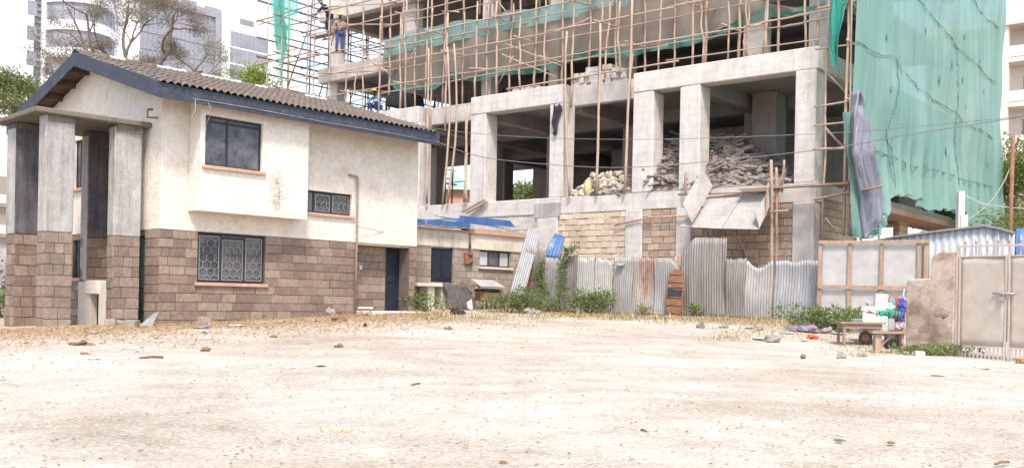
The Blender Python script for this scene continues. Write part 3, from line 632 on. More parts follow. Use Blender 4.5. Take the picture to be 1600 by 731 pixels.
mb = MB(); mb.box(XL, -.01, .503, D, 3.6, F1-.01); part('floor_slab', mb, m_conc)
mb = MB(); wall(mb, .5, D, -1.5, 3.55, [(3.6, 8., 1.4, 3.3), (9., 14.5, 1.4, 3.3)], -.01, -.25, 'y'); part('block_wall', mb, m_stone_tan)
mb = MB(); mb.box(-.5, .02, .503, D, 3.4, F1, .01); part('edge_beam', mb, m_conc, .02)
mb = MB(); mb.box(-.6, .9, 3.2, 14.8, 3.2, 3.395); part('lean_to_boards', mb, m_timber)
mb = MB(); mb.box(-.25, -.01, 3.4, 15, 1.0, 1.7); part('edge_beam', mb, m_conc)
# first storey columns
B1 = 7.4
for x0, x1 in ((-.74, -.06), (-4.9, -4.12), (-6.79, -5.95), (-10.5, -9.86), (-14.53, -13.7), (-18.0, -17.4), (-21.4, -20.7)): col(x0, x1, .01, .75, F1, B1)
for x in (-.45, -4.6, -10.1, -14.1, -17.9, -21.5):
    for y in (5., 10.2, 15.2):
        if x == -.45 and y == 5.: continue
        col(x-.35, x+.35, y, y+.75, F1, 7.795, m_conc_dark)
col(-4.15, -3.2, 4.0, 4.9, F1, 7.797, m_conc_dark)
# beams of the first storey
for x0, x1, y in ((-6.8, 0., 0.), (-14.54, -9.85, 0.), (-22., -17.5, 0.)):
    mb = MB(); mb.box(x0, x1, y, .6, B1, F2, .012); part('edge_beam', mb, m_conc, .03)
for x0, x1 in ((-9.847, -6.803), (-17.497, -14.543)):
    mb = MB(); mb.box(x0, x1, .8, 1.1, B1, F2+.02, .01); part('edge_beam', mb, m_conc, .02)
for x in (-6.8, -9.85, -14.54, -17.5):
    mb = MB(); s_ = 1 if x in (-9.85, -17.5) else -1
    mb.box(min(x, x-s_*.3), max(x, x-s_*.3), .603, 1.15, B1+.003, F2-.003); part('return_beam', mb, m_conc)
mb = MB(); mb.box(-.45, .0, .603, D, B1, F2-.002, .01); part('edge_beam', mb, m_conc, .03)
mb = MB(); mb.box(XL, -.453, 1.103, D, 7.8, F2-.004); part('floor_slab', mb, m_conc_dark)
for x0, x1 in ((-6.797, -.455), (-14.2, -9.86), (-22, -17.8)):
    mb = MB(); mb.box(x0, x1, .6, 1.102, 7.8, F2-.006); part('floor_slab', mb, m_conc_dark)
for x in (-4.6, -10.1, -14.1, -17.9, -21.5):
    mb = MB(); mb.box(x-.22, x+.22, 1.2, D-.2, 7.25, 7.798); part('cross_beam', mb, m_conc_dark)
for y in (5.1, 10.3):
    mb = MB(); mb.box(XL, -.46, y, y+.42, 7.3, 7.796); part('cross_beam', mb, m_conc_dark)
# back wall with openings to the sky, and a solid flank
ops = []
for a, b in (((655, 250), (690, 312)), ((716, 262), (726, 312)), ((781, 268), (832, 312))):
    x0, z1 = C.hit(*a, D-.4); x1, z0 = C.hit(*b, D-.4); ops.append((x0, x1, z0, z1))
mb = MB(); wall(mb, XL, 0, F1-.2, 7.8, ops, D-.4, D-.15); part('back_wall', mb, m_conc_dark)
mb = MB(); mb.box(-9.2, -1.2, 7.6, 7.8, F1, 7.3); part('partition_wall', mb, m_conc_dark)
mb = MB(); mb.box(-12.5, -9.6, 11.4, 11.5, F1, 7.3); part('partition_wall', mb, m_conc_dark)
for px, py, w, h in ((835, 225, 1.6, 2.3), (925, 240, 1.8, 2.2)):
    pass
# upper storeys, set back
US = 1.8
for fz, xl in ((F3, -25.9), (F4, -25.9), (F5, -25.9)):
    mb = MB(); mb.box(xl, -.6, US+.003, D, fz-.25, fz-.003); part('floor_slab', mb, m_conc_dark)
    mb = MB(); mb.box(xl-.2, -.4, US-.15, US+.3, fz-.72, fz, .012); part('edge_beam', mb, m_conc, .03)
    mb = MB(); mb.box(-.85, -.41, US+.31, D, fz-.7, fz-.01, .012); part('edge_beam', mb, m_conc, .03)
    mb = MB(); mb.box(xl-.19, xl+.3, US+.31, 7., fz-.7, fz-.01, .012); part('edge_beam', mb, m_conc, .03)
    for y in (5.6, 10.6):
        mb = MB(); mb.box(xl+.4, -.9, y, y+.4, fz-.65, fz-.253); part('cross_beam', mb, m_conc_dark)
cx = []
for a, b in ((626, 648), (753, 768), (858, 872), (962, 985), (1161, 1195)):
    cx.append((C.hit(a, 60, US+.2)[0], C.hit(b, 60, US+.2)[0]))
cx += [(-1.2, -.5), (-25.6, -25.1)]
for z0, z1 in ((F2-.003, F3-.72), (F3, F4-.72), (F4, F5-.72)):
    for x0, x1 in cx:
        if x0 < -20.5 and z0 < F2+1 and False: continue
        col(x0, x1, US+.2, US+.75, z0, z1)
        if x0 > -20.5: col(x0, x1, US+6, US+6.6, z0, z1, m_conc_dark)
    for x0, x1 in ((-19.4, -1.),):
        mb = MB(); mb.box(x0, x1, 8.4, 8.6, z0, z1+.46); part('partition_wall', mb, m_conc_dark)

# ------------------------------------------------------------------ wooden scaffolding
def pole_pts(a, b, n=5, j=.03):
    a, b = Vector(a), Vector(b); out = []
    for i in range(n+1):
        t = i/n; p = a.lerp(b, t); k = j*(1 if 0 < i < n else .4); out.append(p + Vector((rr(-k, k), rr(-k, k), rr(-k, k)*.3)))
    return out
def pole(par, name, a, b, r=.042, j=.03, n=5, m=None):
    r0 = r*.84*rr(.75, 1.2); mb = MB(); mb.tube(pole_pts(a, b, n, j), [r0*(1.1 - .25*i/n) for i in range(n+1)], 7); return mb.build(name, m or m_pole, par)
YA, YB = .12, 1.02
front = fthing('wooden_scaffold', 'two row wooden pole scaffold along the long front above the concrete ledge', 'scaffold', C)
outer = [987, 1030, 1083, 1138, 1197, 1257, 939, 895, 853, 813.6, 777, 745, 699, 674.5, 626.7, 594, 567.5, 543, 516, 491.7]
inner = [1007, 1053, 1103, 1156, 1215, 1277, 961.5, 921, 879, 837.5, 799, 761, 725, 695, 650, 610]
def base_z(x, y):
    if x < -22.0: return F1+.3
    if -9.85 < x < -6.8 and y < .8: return 7.2
    if -17.5 < x < -14.54 and y < .8: return 6.9
    return F2
XO = sorted(C.hit(p, 55, YA)[0] for p in outer); XI = sorted(C.hit(p, 55, YB)[0] for p in inner)
for xs, y in ((XO, YA), (XI, YB)):
    for x in xs:
        z0 = base_z(x, y); ln = rr(-.06, .06)
        pole(front, 'standard', (x+ln, y+rr(-.04, .04), z0), (x-ln, y+rr(-.05, .05), 12.1+rr(-.3, .3)), .05, .04, 6)
        x2 = x+rr(.07, .1)*RND.choice((-1, 1)); pole(front, 'standard', (x2, y+.06, 11.4+rr(-.3, .3)), (x2+rr(-.1, .1), y, 15.6), .046, .04, 4)
LV = [8.28, 9.2, 10.15, 11.15, 12.2, 13.2, 14.2]
for y, xs in ((YA-.075, XO), (YB-.075, XI)):
    for k, z in enumerate(LV):
        x = xs[0]-.5+rr(-.4, .2); first = True
        if k == 0 and y > .5: continue
        while x < -.2:
            l = rr(5.2, 8.); x2 = min(x+l, .45 if k % 2 else .15)
            if not (k == 0 and x < -15): pole(front, 'ledger', (x, y-.02, z+rr(-.06, .06)), (x2, y-.02, z+rr(-.06, .06)), .036, .035, 8)
            x = x2 - rr(.3, .7)
            if x2 >= .1: break
            z += rr(-.04, .04)
for i, x in enumerate(XO):
    for k in range(1, len(LV)):
        if (i + k) % 3: continue
        z = LV[k]+.06; xi = min(XI, key=lambda q: abs(q-x-.45)); pole(front, 'transom', (x-.1, YA-.3, z), (xi+rr(-.1, .2), YB+.3, z+.02), .034, .02, 3)
for k in range(16):
    x = rr(-24, -1.5); z = rr(9., 12.5); pole(front, 'brace', (x, YA-.12, z), (x+rr(.8, 2.6)*RND.choice((-1, 1)), YA-.1+rr(0, .9), z+rr(-1.2, 1.2)), .034, .03, 4)
for k in range(10):
    x = rr(-23, -1.5); pole(front, 'standard', (x, YA+rr(-.1, .15), F2 if x > -20 else 9.), (x+rr(-.25, .25), YA+rr(-.1, .1), rr(10.2, 13)), .04, .06, 6)
# poles that run on down in front of the open storey
low = [((668, 165), (667, 318), 0), ((697, 165), (691, 318), .25), ((708, 160), (699, 318), .3), ((727, 165), (725, 316), .1), ((732, 165), (729, 316), -.1), ((763, 182), (761, 314), .03), ((883, 150), (890, 308), -.12), ((936, 140), (932, 308), .03), ((986, 95), (976, 305), .03)]
for a, b, bend in low:
    ex_ = 0. if a[0] in (763, 727, 732) else 2.4; yb = .25 if a[0] == 763 else -.12; xa, za = C.hit(*a, yb); xb, zb = C.hit(*b, yb)
    mb = MB(); pts = [Vector((xa + (xb-xa)*t + bend*math.sin(math.pi*t) + rr(-.015, .015), yb + rr(-.02, .02), za + ex_ + (max(zb, F1+.01)-za-ex_)*t)) for t in [i/8 for i in range(9)]]
    mb.tube(pts, [.036 + .018*i/8 for i in range(9)], 7); mb.build('prop', m_pole, front)
# flank scaffold at the far left end, seen against the sky
left = fthing('wooden_scaffold', 'shaded wooden pole scaffold against the sky at the far left end of the building', 'scaffold', C)
for x in (-26.9, -28.2):
    for k in range(10):
        y = .15 + 1.35*k
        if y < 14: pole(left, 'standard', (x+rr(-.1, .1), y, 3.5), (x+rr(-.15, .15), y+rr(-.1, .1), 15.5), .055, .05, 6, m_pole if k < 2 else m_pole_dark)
    for z in (5.4, 6.6, 7.4, 8.2, 9., 9.9, 10.8, 11.6, 12.5, 13.4, 14.3):
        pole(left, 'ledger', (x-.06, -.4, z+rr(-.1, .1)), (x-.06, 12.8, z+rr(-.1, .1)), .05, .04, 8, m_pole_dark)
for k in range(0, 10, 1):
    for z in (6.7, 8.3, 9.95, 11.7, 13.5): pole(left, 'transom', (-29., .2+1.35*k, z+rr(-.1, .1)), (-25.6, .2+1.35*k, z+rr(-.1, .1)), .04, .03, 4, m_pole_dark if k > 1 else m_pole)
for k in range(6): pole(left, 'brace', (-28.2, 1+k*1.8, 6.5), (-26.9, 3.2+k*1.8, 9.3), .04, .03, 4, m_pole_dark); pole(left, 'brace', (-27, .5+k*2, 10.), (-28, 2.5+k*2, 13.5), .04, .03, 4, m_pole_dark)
for k in (1, 3, 4, 6): pole(left, 'ledger', (-29.2, .1+.02*k, 7.+k*1.1), (-20.5 if k < 3 else -24., .1, 7.05+k*1.1), .042, .035, 8)
# temporary shores holding the slabs at the left end
for k in range(9):
    x = -25.3+.62*k
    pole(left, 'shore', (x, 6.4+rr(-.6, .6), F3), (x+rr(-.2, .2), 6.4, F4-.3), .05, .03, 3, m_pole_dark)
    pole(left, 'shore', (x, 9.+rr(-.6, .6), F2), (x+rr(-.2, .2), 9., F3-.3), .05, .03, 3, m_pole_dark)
# right corner scaffold, between the corner and the big net
right = fthing('wooden_scaffold', 'narrow wooden pole scaffold at the near right corner behind the green net edge', 'scaffold', C)
for x, y in ((.42, -.42), (1.12, -.55), (.95, .9), (1.25, .55), (1.28, -.6), (1.15, 2.4)):
    pole(right, 'standard', (x, y, 1.0 if y > 0 else 2.1), (x+rr(-.06, .06), y+rr(-.05, .05), 12.), .05, .04, 8)
for z in (3.66, 4.75, 5.55, 6.1, 7.85, 9.1, 10.2):
    pole(right, 'ledger', (.1, -.5, z+rr(-.05, .05)), (1.5, -.6, z+rr(-.05, .05)), .042, .02, 3)
    pole(right, 'ledger', (1.2, -.8, z+.08), (1.2, 3.6, z+.08+rr(-.1, .1)), .04, .03, 4)
for z in (4.3, 6.0): pole(right, 'brace', (.35, -.38, z+1.2), (1.2, .8, z), .04, .02, 3)
mb = MB(); mb.box(-2.2, 1.35, -.85, -.55, 3.62, 3.68, .01); mb.box(-2.4, 1.2, -.48, -.3, 3.68, 3.72, .01); mb.bar((.3, -.9, 3.2), (2.3, -.75, 3.5), .22, .04); mb.build('plank', m_timber, right)

# ------------------------------------------------------------------ nets
def drape(name, m, pts, y0, nu, nv, par=None, amp=.06, seed=1, sag=.0, frq=2.1):
    """hanging cloth from pixel outlines: (px, y top, y bottom) on the plane local y = y0"""
    L_ = []
    for px, a, b in pts:
        x, zt = C.hit(px, a, y0); x2, zb = C.hit(px, b, y0); L_.append((x, zt, zb))
    x0, x1 = L_[0][0], L_[-1][0]; q = random.Random(seed); ph = [q.uniform(0, 6) for _ in range(6)]
    def fn(u, v):
        x = x0 + (x1-x0)*u; zt, zb = interp(L_, x); n = .03*math.sin(frq*1.1*x + ph[0]) + .012*math.sin(frq*4*x + ph[1])
        y = y0 + amp*(math.sin(frq*x + ph[2] + 2*v) + .5*math.sin(frq*2.1*x + ph[3] - 3*v) + .8*math.sin(1.3*x + 3*v + ph[4]))
        return (x, y, zt + (zb-zt)*v + n + sag*math.sin(math.pi*v)*math.sin(frq*x))
    mb = MB(); mb.grid(fn, nu, nv); return mb.build(name, m, par)
YN = 1.27
fnet = fthing('debris_net', 'brownish debris net with a folded teal top band slung along the upper scaffold', 'net', C)
top = [(600, 62), (640, 50), (690, 38), (725, 32), (760, 29), (795, 18), (830, 14), (870, 6), (900, -3), (960, -8), (1010, -20)]
band = [(600, 92), (640, 80), (700, 68), (760, 55), (820, 42), (870, 33), (920, 24), (975, 14), (1010, 0)]
bott = [(600, 108), (618, 142), (650, 142), (682, 140), (700, 124), (740, 128), (770, 120), (800, 119), (850, 112), (882, 102), (900, 94), (925, 87), (960, 92), (985, 92), (1010, 82), (1032, 78), (1060, 72), (1085, 73), (1102, 66)]
pxs = [600 + i*10 for i in range(42)]
drape('folded_band', m_net_teal, [(p, interp(top, p)[0], interp(band, p)[0]) for p in pxs], YN, 120, 6, fnet, .03, 3)
drape('netting', m_net_tan, [(p, interp(band, p)[0]-6, interp(bott, p)[0]-9+3*math.sin(p*.13)) for p in pxs], YN+.04, 150, 14, fnet, .05, 5, .05)
drape('hem', m_net_thin, [(p, interp(bott, p)[0]-14+3*math.sin(p*.13), interp(bott, p)[0]) for p in pxs], YN+.06, 150, 4, fnet, .04, 8)
f2 = [(960, -10, 90), (1000, -10, 84), (1040, -10, 76), (1075, -8, 74), (1100, -5, 66), (1130, -5, 54), (1160, 0, 40), (1200, 4, 28), (1230, 10, 26), (1260, 14, 25), (1290, 8, 14)]
n2 = fthing('debris_net', 'dull brown debris net sagging behind the poles near the right corner', 'net', C)
drape('netting', m_net_tan, [(a, b, c-8) for a, b, c in f2], YN-.03, 120, 14, n2, .06, 12, .06)
drape('hem', m_net_thin, [(a, c-16, c) for a, b, c in f2], YN-.0, 120, 4, n2, .05, 14)
# small torn green pieces
def hang(name, label, m, pts, fr, coord, off, group=None, fold=.07, nu=24, nv=24, seed=3, fr_f=9., th=0.):
    """hanging cloth from (py, px left, px right) rows; coord 'x' = plane local x = off, 'y' = plane local y = off"""
    rows = []
    for py, a, b in pts:
        ha = fr.xhit(a, py, off) if coord == 'x' else fr.hit(a, py, off); hb = fr.xhit(b, py, off) if coord == 'x' else fr.hit(b, py, off)
        rows.append((-(ha[1]+hb[1])/2, ha[0], hb[0], ha[1], hb[1]))
    q = random.Random(seed); p1, p2 = q.uniform(0, 6), q.uniform(0, 6)
    def fn(u, v):
        t = rows[0][0] + (rows[-1][0]-rows[0][0])*v; a, b, za, zb = interp(rows, t)
        w = abs(b-a); s = a + (b-a)*u; d = off + fold*(math.sin(fr_f*u*max(.6, w)+p1+2*v) + .5*math.sin(2.3*fr_f*u*max(.6, w)+p2-4*v))
        z = za + (zb-za)*u
        return fr.w(d, s, z) if coord == 'x' else fr.w(s, d, z)
    mb = MB(); mb.grid(fn, nu, nv); b0 = fn(.5, 1.)
    o = mb.build(name, m, None, b0, solid=th); return tag(o, label, 'net' if 'net' in name else 'tarpaulin', group)
hang('debris_net', 'bright green bunched net hanging from the poles near the upper right corner', m_net_green, [(-4, 1296, 1326), (20, 1296, 1320), (32, 1295, 1319), (48, 1297, 1315), (54, 1299, 1312), (70, 1296, 1312), (95, 1301, 1311), (104, 1303, 1308)], C, 'y', -.7, None, .1, 30, 30, 4, 14.)
hang('debris_net', 'ragged green net strip trailing from the far left scaffold poles', m_net_thin, [(-6, 428, 468), (15, 428, 462), (40, 429, 455), (60, 430, 454), (85, 433, 452), (98, 432, 444), (115, 428, 444), (128, 430, 436), (142, 429, 431)], C, 'y', -.05, None, .12, 30, 30, 6, 6.)
hang('debris_net', 'thin green net veil behind the far left scaffold', m_net_green, [(-6, 427, 446), (20, 428, 444), (45, 431, 452), (80, 436, 447)], C, 'y', .3, None, .1, 20, 20, 9, 8.)
# the big net over the right flank
XN = 1.45; big = fthing('debris_net', 'huge pale green debris net covering the whole right side of the tall building', 'net', C)
bpx = [(1335, 368), (1345, 371), (1356, 371), (1366, 366), (1378, 352), (1384, 332), (1392, 312), (1402, 304), (1420, 306), (1436, 312), (1444, 325), (1452, 334), (1464, 325), (1480, 327), (1500, 333), (1506, 350), (1520, 362), (1540, 366), (1562, 366)]
BP = sorted((C.xhit(a, b, XN)[0], C.xhit(a, b, XN)[1]) for a, b in bpx); Y0, Y1 = C.xhit(1335, 150, XN)[0], 16.75
def nw(y, z):
    return .035*math.sin(1.9*y+.4*z) + .02*math.sin(3.1*y-.7*z+1) + .012*math.sin(6.3*y+.25*z+2) + .07*math.sin(.6*y+.8*z) + .03*math.sin(.5*y + 1.9*z)
def nfn(u, v):
    y = Y0 + (Y1-Y0)*u; zb = interp(BP, y)[0]; z = zb + .05*math.sin(17*y) + (17.6-zb)*v; low = max(0, 1-v*7)
    wav = .05*math.sin(2.2*z) if u in (0., 1.) else 0.
    return (XN + nw(y, z) + low*.22*math.sin(6*y+1) , y + wav, z)
mb = MB(); mb.grid(nfn, 200, 150); mb.build('netting', m_net, big)
seams = [[(1438, -2), (1467, 33), (1495, 74), (1526, 102), (1562, 135)], [(1338, 64), (1366, 82), (1398, 92), (1405, 105), (1441, 141), (1494, 174), (1513, 194), (1556, 220)],
         [(1398, 92), (1400, 140), (1390, 208), (1397, 243), (1402, 297)], [(1495, 75), (1497, 174), (1493, 240), (1497, 275), (1498, 330)],
         [(1367, 232), (1397, 245), (1427, 259), (1470, 268), (1495, 277), (1530, 286), (1556, 292)], [(1525, -2), (1548, 30), (1564, 48)]]
for k, sm in enumerate(seams):
    pts = []
    for (a, b), (c, d) in zip(sm, sm[1:]):
        nseg = max(3, int(math.hypot(c-a, d-b)/5))
        for i in range(nseg):
            t = i/nseg; y, z = C.xhit(a+(c-a)*t + rr(-1.2, 1.2), b+(d-b)*t + rr(-1.2, 1.2), XN+.05); pts.append((XN+.035+nw(y, z)+rr(-.01, .02), y, z))
    mb = MB(); mb.tube(pts, [rr(.003, .02) for _ in pts], 5)
    for p in pts[::2]:
        if RND.random() < .4: mb.tube([p, (p[0]+.02, p[1]+rr(-.1, .1), p[2]-rr(.05, .2))], [.02, .006], 4)
    mb.build('seam', m_seam, big)
for _ in range(20):
    y, z = rr(1.5, 15), rr(4.5, 13); h_ = rr(.06, .22); w_ = rr(.03, .08); X = XN+.03+nw(y, z); mb = MB(); mb.slab([(X, y-w_, z), (X+.01, y, z-h_), (X, y+w_, z), (X+.01, y+.01, z+h_)], .008); mb.build('tear', m_seam, big)
hang('tarpaulin', 'grey violet tarpaulin hanging folded down the edge of the big green net', m_tarp, [(143, 1335, 1337), (158, 1334, 1343), (178, 1331, 1348), (205, 1332, 1356), (240, 1331, 1364), (275, 1338, 1374), (310, 1345, 1375), (345, 1347, 1374), (362, 1348, 1364), (373, 1349, 1356)], C, 'x', 1.75, None, .1, 30, 40, 8, 12., .01)
hang('debris_net', 'green net edge folded loosely beside the grey tarpaulin', m_net, [(175, 1322, 1336), (205, 1325, 1338), (250, 1328, 1342), (300, 1334, 1350), (340, 1337, 1388), (356, 1338, 1380), (372, 1340, 1366)], C, 'x', 1.62, None, .1, 30, 30, 10, 9.)
# dark sheet tented on the first ledge
hx, hz = C.hit(626, 168, 1.3); mb = MB(); _q = [C.hit(a, b, 1.3) for a, b in ((610, 168), (612, 156), (620, 146), (630, 143), (641, 148), (643, 168))]
mb.prism([(a, max(F2+.0, b)) for a, b in _q], .9, 2.2); o = mb.build('dark_sheet', m_black, None, None, .05)
o.location = (C.o[0], C.o[1], 0); o.rotation_euler = (0, 0, C.rz); tag(o, 'black sheet tented over a heap on the ledge behind the crouching worker', 'sheet')
# black torn bag snagged on a column and dust rags
xa, za = C.hit(868, 165, -.05); xb, zb = C.hit(869, 210, -.05); mb = MB()
mb.grid(lambda u, v: tuple(C.w(xa - .1 + (.42-.25*v)*u + .05*math.sin(9*v), -.04-.07*abs(math.sin(5*u+7*v)), za + (zb-za)*v + .06*math.sin(11*u))), 8, 20); o = mb.build('torn_bag', m_black, None, C.w(xa, -.05, zb), solid=.006); tag(o, 'torn black plastic bag snagged on the concrete column', 'plastic bag')

# ------------------------------------------------------------------ rubble, sacks, blocks on the floors
def rub_h(x, y):
    px_ = x + 4.2; h = 1.8*math.exp(-(abs(px_)/2.0)**1.8)*max(0, 1-((y-2.7)/2.7)**2)
    h += 1.3*math.exp(-((x+6.0)/1.1)**2)*max(0, 1-((y-2.2)/2.2)**2); return h + .12*math.sin(3*x+y)*math.sin(4*y)*min(1, h*2)
rub = fthing('rubble_pile', 'heap of broken boards and rubble spilling across the open first floor', 'rubble', C); rub['kind'] = 'stuff'
mb = MB(); mb.grid(lambda u, v: (-8.6 + 7.9*u, .0 + 5.4*v, F1+.003 + max(0, rub_h(-8.6+7.9*u, .0+5.4*v))), 60, 40); mb.build('heap', M('rubble_dust', (.16, .125, .11), (.28, .235, .21), 6., .95, .6, 20., .05), rub)
m_board1 = M('broken_board', (.145, .12, .106), (.285, .245, .222), 3., .95, .3, 20., .01, (1, 1, 1), c3=(.30, .215, .16), c3scale=2., c3lo=.55, c3hi=.65)
m_board2 = M('broken_brick', (.14, .11, .094), (.31, .255, .22), 3., .95, .3, 20., .01)
for m_, n_, nm in ((m_board1, 1700, 'boards'), (m_board2, 800, 'chips')):
    mb = MB()
    for _ in range(n_):
        x = RND.gauss(-4.2, 1.8) if RND.random() < .75 else RND.uniform(-8, -5); x = max(-8.3, min(-1., x)); y = rr(.1, 4.)
        z = F1 + max(0, rub_h(x, y)) + rr(-.03, .1)
        if z < F1+.03: z = F1+.03
        l = RND.choice((.07, .12, .2, .3, .5))*rr(.8, 1.3) if nm == 'boards' else rr(.03, .16); slope = math.atan2(rub_h(x, y-.1)-rub_h(x, y+.1), -.2)
        mb.obox((x, y, z), l, RND.choice((.012, .03, .05, .09)) if nm == 'boards' else l*.6, rr(.008, .04) if nm == 'boards' else l*.5, (rr(.2, .9) + rr(-.3, .3), rr(-.4, .4), rr(-.7, .9) if nm == 'boards' else rr(0, 6)))
    mb.build(nm, m_, rub)
# a few big boards one can tell apart
for k, (x, y, l, w, r, lab) in enumerate(((-2.9, 1.6, 1.1, .12, (.5, .55, .1), 'long grey board sliding down the right side of the rubble heap'), (-6.3, .35, .9, .1, (.1, .03, .05), 'plank end sticking out under the rubble between two columns'), (-3.6, 1.5, .35, .16, (1.1, .3, .3), 'pale square board standing in the rubble crest'))):
    z = F1 + max(0, rub_h(x, y)) + .12; mb = MB(); mb.obox((0, 0, 0), l, w, .02, r); o = mb.build('loose_board', m_timber, None); o.location = C.w(x, y, z); o.rotation_euler = (0, 0, C.rz); tag(o, lab, 'board')
m_sack = M('cement_sack', (.40, .33, .26), (.56, .50, .42), 4., .9, .3, 14., .02, c3=(.55, .5, .25), c3scale=1.5, c3lo=.58)
sx0 = -9.4
for k in range(44):
    lay = 0 if k < 16 else (1 if k < 30 else (2 if k < 39 else 3)); i = (k if lay == 0 else k-16 if lay == 1 else k-30 if lay == 2 else k-39); n_ = (16, 14, 9, 5)[lay]
    x = -9.5 + .22*lay + (2.5 - .45*lay - (0 if lay < 2 else .1))*(i % math.ceil(n_/2))/max(1, math.ceil(n_/2)-1) + rr(-.08, .08); y = .45 + .12*lay + (.45 if i >= math.ceil(n_/2) else 0) + rr(-.05, .05)
    z = F1 + .14 + .22*lay; mb = MB(); mb.blob((0, 0, 0), (rr(.2, .3), rr(.15, .22), rr(.10, .15)), k, 18, 12, .3, rot=rr(0, 3)); mb.crumple(.09, 4.5, k); o = mb.build('cement_sack', m_sack); o.location = C.w(x, y, z+rr(-.02, .03)); o.rotation_euler = (rr(-.35, .35), rr(-.35, .35), rr(0, 6))
    tag(o, 'dusty cream sack in the heap between two columns beside the rubble', 'sack', 'sacks heaped on the open first floor')
bx, bz = C.hit(920, 300, .3); mb = MB(); mb.blob((0, 0, 0), (.16, .16, .3), 99, 12, 8, .1); o = mb.build('cement_sack', M('yellow_sack', (.44, .37, .17), (.54, .47, .27), 4., .8)); o.location = C.w(bx, .25, F1+.28); tag(o, 'upright yellow sack at the left foot of the cream sack heap', 'sack')
proto = MB(); proto.box(-.2, .2, -.095, .095, 0, .19); proto = proto.build('concrete_block', m_conc, None, bevel=.012)
spots = []
for px0, px1, n_, lay in ((903, 918, 4, 3), (919, 932, 3, 4), (933, 945, 3, 3), (946, 960, 4, 4), (961, 973, 3, 3), (806, 846, 8, 2), (850, 872, 4, 1), (535, 572, 6, 2)):
    for l in range(lay):
        for i in range(n_):
            x, _ = C.hit(px0 + (px1-px0)*(i+.5)/n_, 120, 1.15 + .12*(i % 2)); spots.append((x, 1.15+.25*(i % 2)+rr(-.05, .05), F2 + .191*l, l, px0))
for k, (x, y, z, l, p) in enumerate(spots):
    o = proto if k == 0 else copy_tree(proto); o.location = C.w(x, y, z + (.22 if False else 0)); o.rotation_euler = (0, 0, C.rz + (math.pi/2 if RND.random() < .5 else 0) + rr(-.15, .15))
    tag(o, 'grey concrete block stacked on the ledge behind the scaffold poles' if p > 700 else 'grey concrete block stacked on the ledge above the tiled house roof', 'block', 'concrete blocks stored on the upper ledge' if p > 700 else 'concrete blocks at the left end of the ledge')

# ------------------------------------------------------------------ rubble chute
ch = fthing('rubble_chute', 'pale boarded rubble chute tilted out from the first floor over the fence', 'chute', C)
def q3(px, py, y): x, z = C.hit(px, py, y); return (x, y, z)
m_ply = M('pale_board', (.27, .245, .225), (.38, .352, .33), 1.5, .8, .15, 14., .01, c3=(.36, .31, .28), c3scale=1.3, c3lo=.55, c3hi=.75)
mb = MB(); mb.slab([q3(1079, 355, -1.5), q3(1127, 357, -1.5), q3(1163, 301, -.35), q3(1112, 302, -.35)], -.03); mb.build('chute_board', m_ply, ch)
mb = MB(); mb.slab([q3(1128, 357, -1.5), q3(1186, 358, -1.5), q3(1203, 298, -.35), q3(1164, 301, -.35)], -.03); mb.build('chute_board', m_ply, ch)
mb = MB(); mb.slab([q3(1081, 349, -1.55), q3(1113, 291, -.55), q3(1097, 264, -.75), q3(1066, 319, -1.6)], .03); mb.build('side_board', m_ply, ch)
mb = MB(); mb.slab([q3(1186, 357, -1.5), q3(1204, 318, -.9), q3(1204, 291, -.8), q3(1179, 333, -1.5)], .03); mb.build('side_board', m_ply, ch)
mb = MB(); mb.slab([q3(1204, 318, -.9), q3(1223, 291, -.35), q3(1228, 264, -.35), q3(1204, 296, -.85)], .03); mb.build('side_board', m_board1, ch)
mb = MB(); mb.slab([q3(1062, 354, -1.5), q3(1082, 354.5, -1.5), q3(1090, 342, -1.2), q3(1072, 340, -1.2)], -.02); mb.build('chute_board', m_ply, ch)
for a, b, r in (((1205, 250, -.95), (1206, 502, -1.1), .05), ((1213, 262, -.7), (1212, 502, -.75), .045), ((1201, 285, -1.2), (1195, 345, -1.2), .03), ((1225, 250, -.5), (1222, 300, -.4), .04), ((1071, 268, -.2), (1071, 305, -.2), .04)):
    mb = MB(); pa, pb = q3(*a), q3(*b); mb.tube([Vector(pa).lerp(Vector(pb), t) + Vector((rr(-.02, .02), 0, 0)) for t in (0, .2, .4, .6, .8, 1)], r, 7); mb.build('chute_post', m_timber, ch)
for a, b, r in (((1060, 304, -.6), (1210, 299, -.5), .035), ((1085, 312, -.5), (1215, 296, -.45), .025), ((1202, 331, -1.2), (1232, 329, -1.1), .035)): mb = MB(); mb.tube([q3(*a), q3(*b)], r, 7); mb.build('rail', m_timber, ch)
for a, b in (((1105, 360, -.3), (1110, 430, -.1)), ((1147, 362, -1.), (1163, 400, -.1)), ((1080, 330, -.2), (1080, 420, -.15))): mb = MB(); mb.tube([q3(*a), q3(*b)], .035, 6); mb.build('strut', m_timber, ch)
# thin rods and boards lying against the wall
mb = MB(); a, b = q3(960, 352, -.1), q3(1075, 337, -.15); mb.tube([a, [(p+q)/2 + (.12 if i == 2 else 0) for i, (p, q) in enumerate(zip(a, b))], b], .03, 6); o = mb.build('loose_pole', m_pole); o.location = (C.o[0], C.o[1], 0); o.rotation_euler = (0, 0, C.rz); tag(o, 'thin wooden pole slanting across the yellow block wall', 'pole')
for (a, b, lab) in (((722, 331), (757, 312), 'upper pale plank leaning on the concrete ledge above the blue roof'), ((728, 333), (761, 315), 'lower pale plank leaning on the concrete ledge above the blue roof')):
    pa, pb = q3(*a, -.25), q3(*b, -.12); mb = MB(); mb.bar(pa, pb, .1, .06); o = mb.build('plank', m_timber); o.location = (C.o[0], C.o[1], 0); o.rotation_euler = (0, 0, C.rz); tag(o, lab, 'plank')
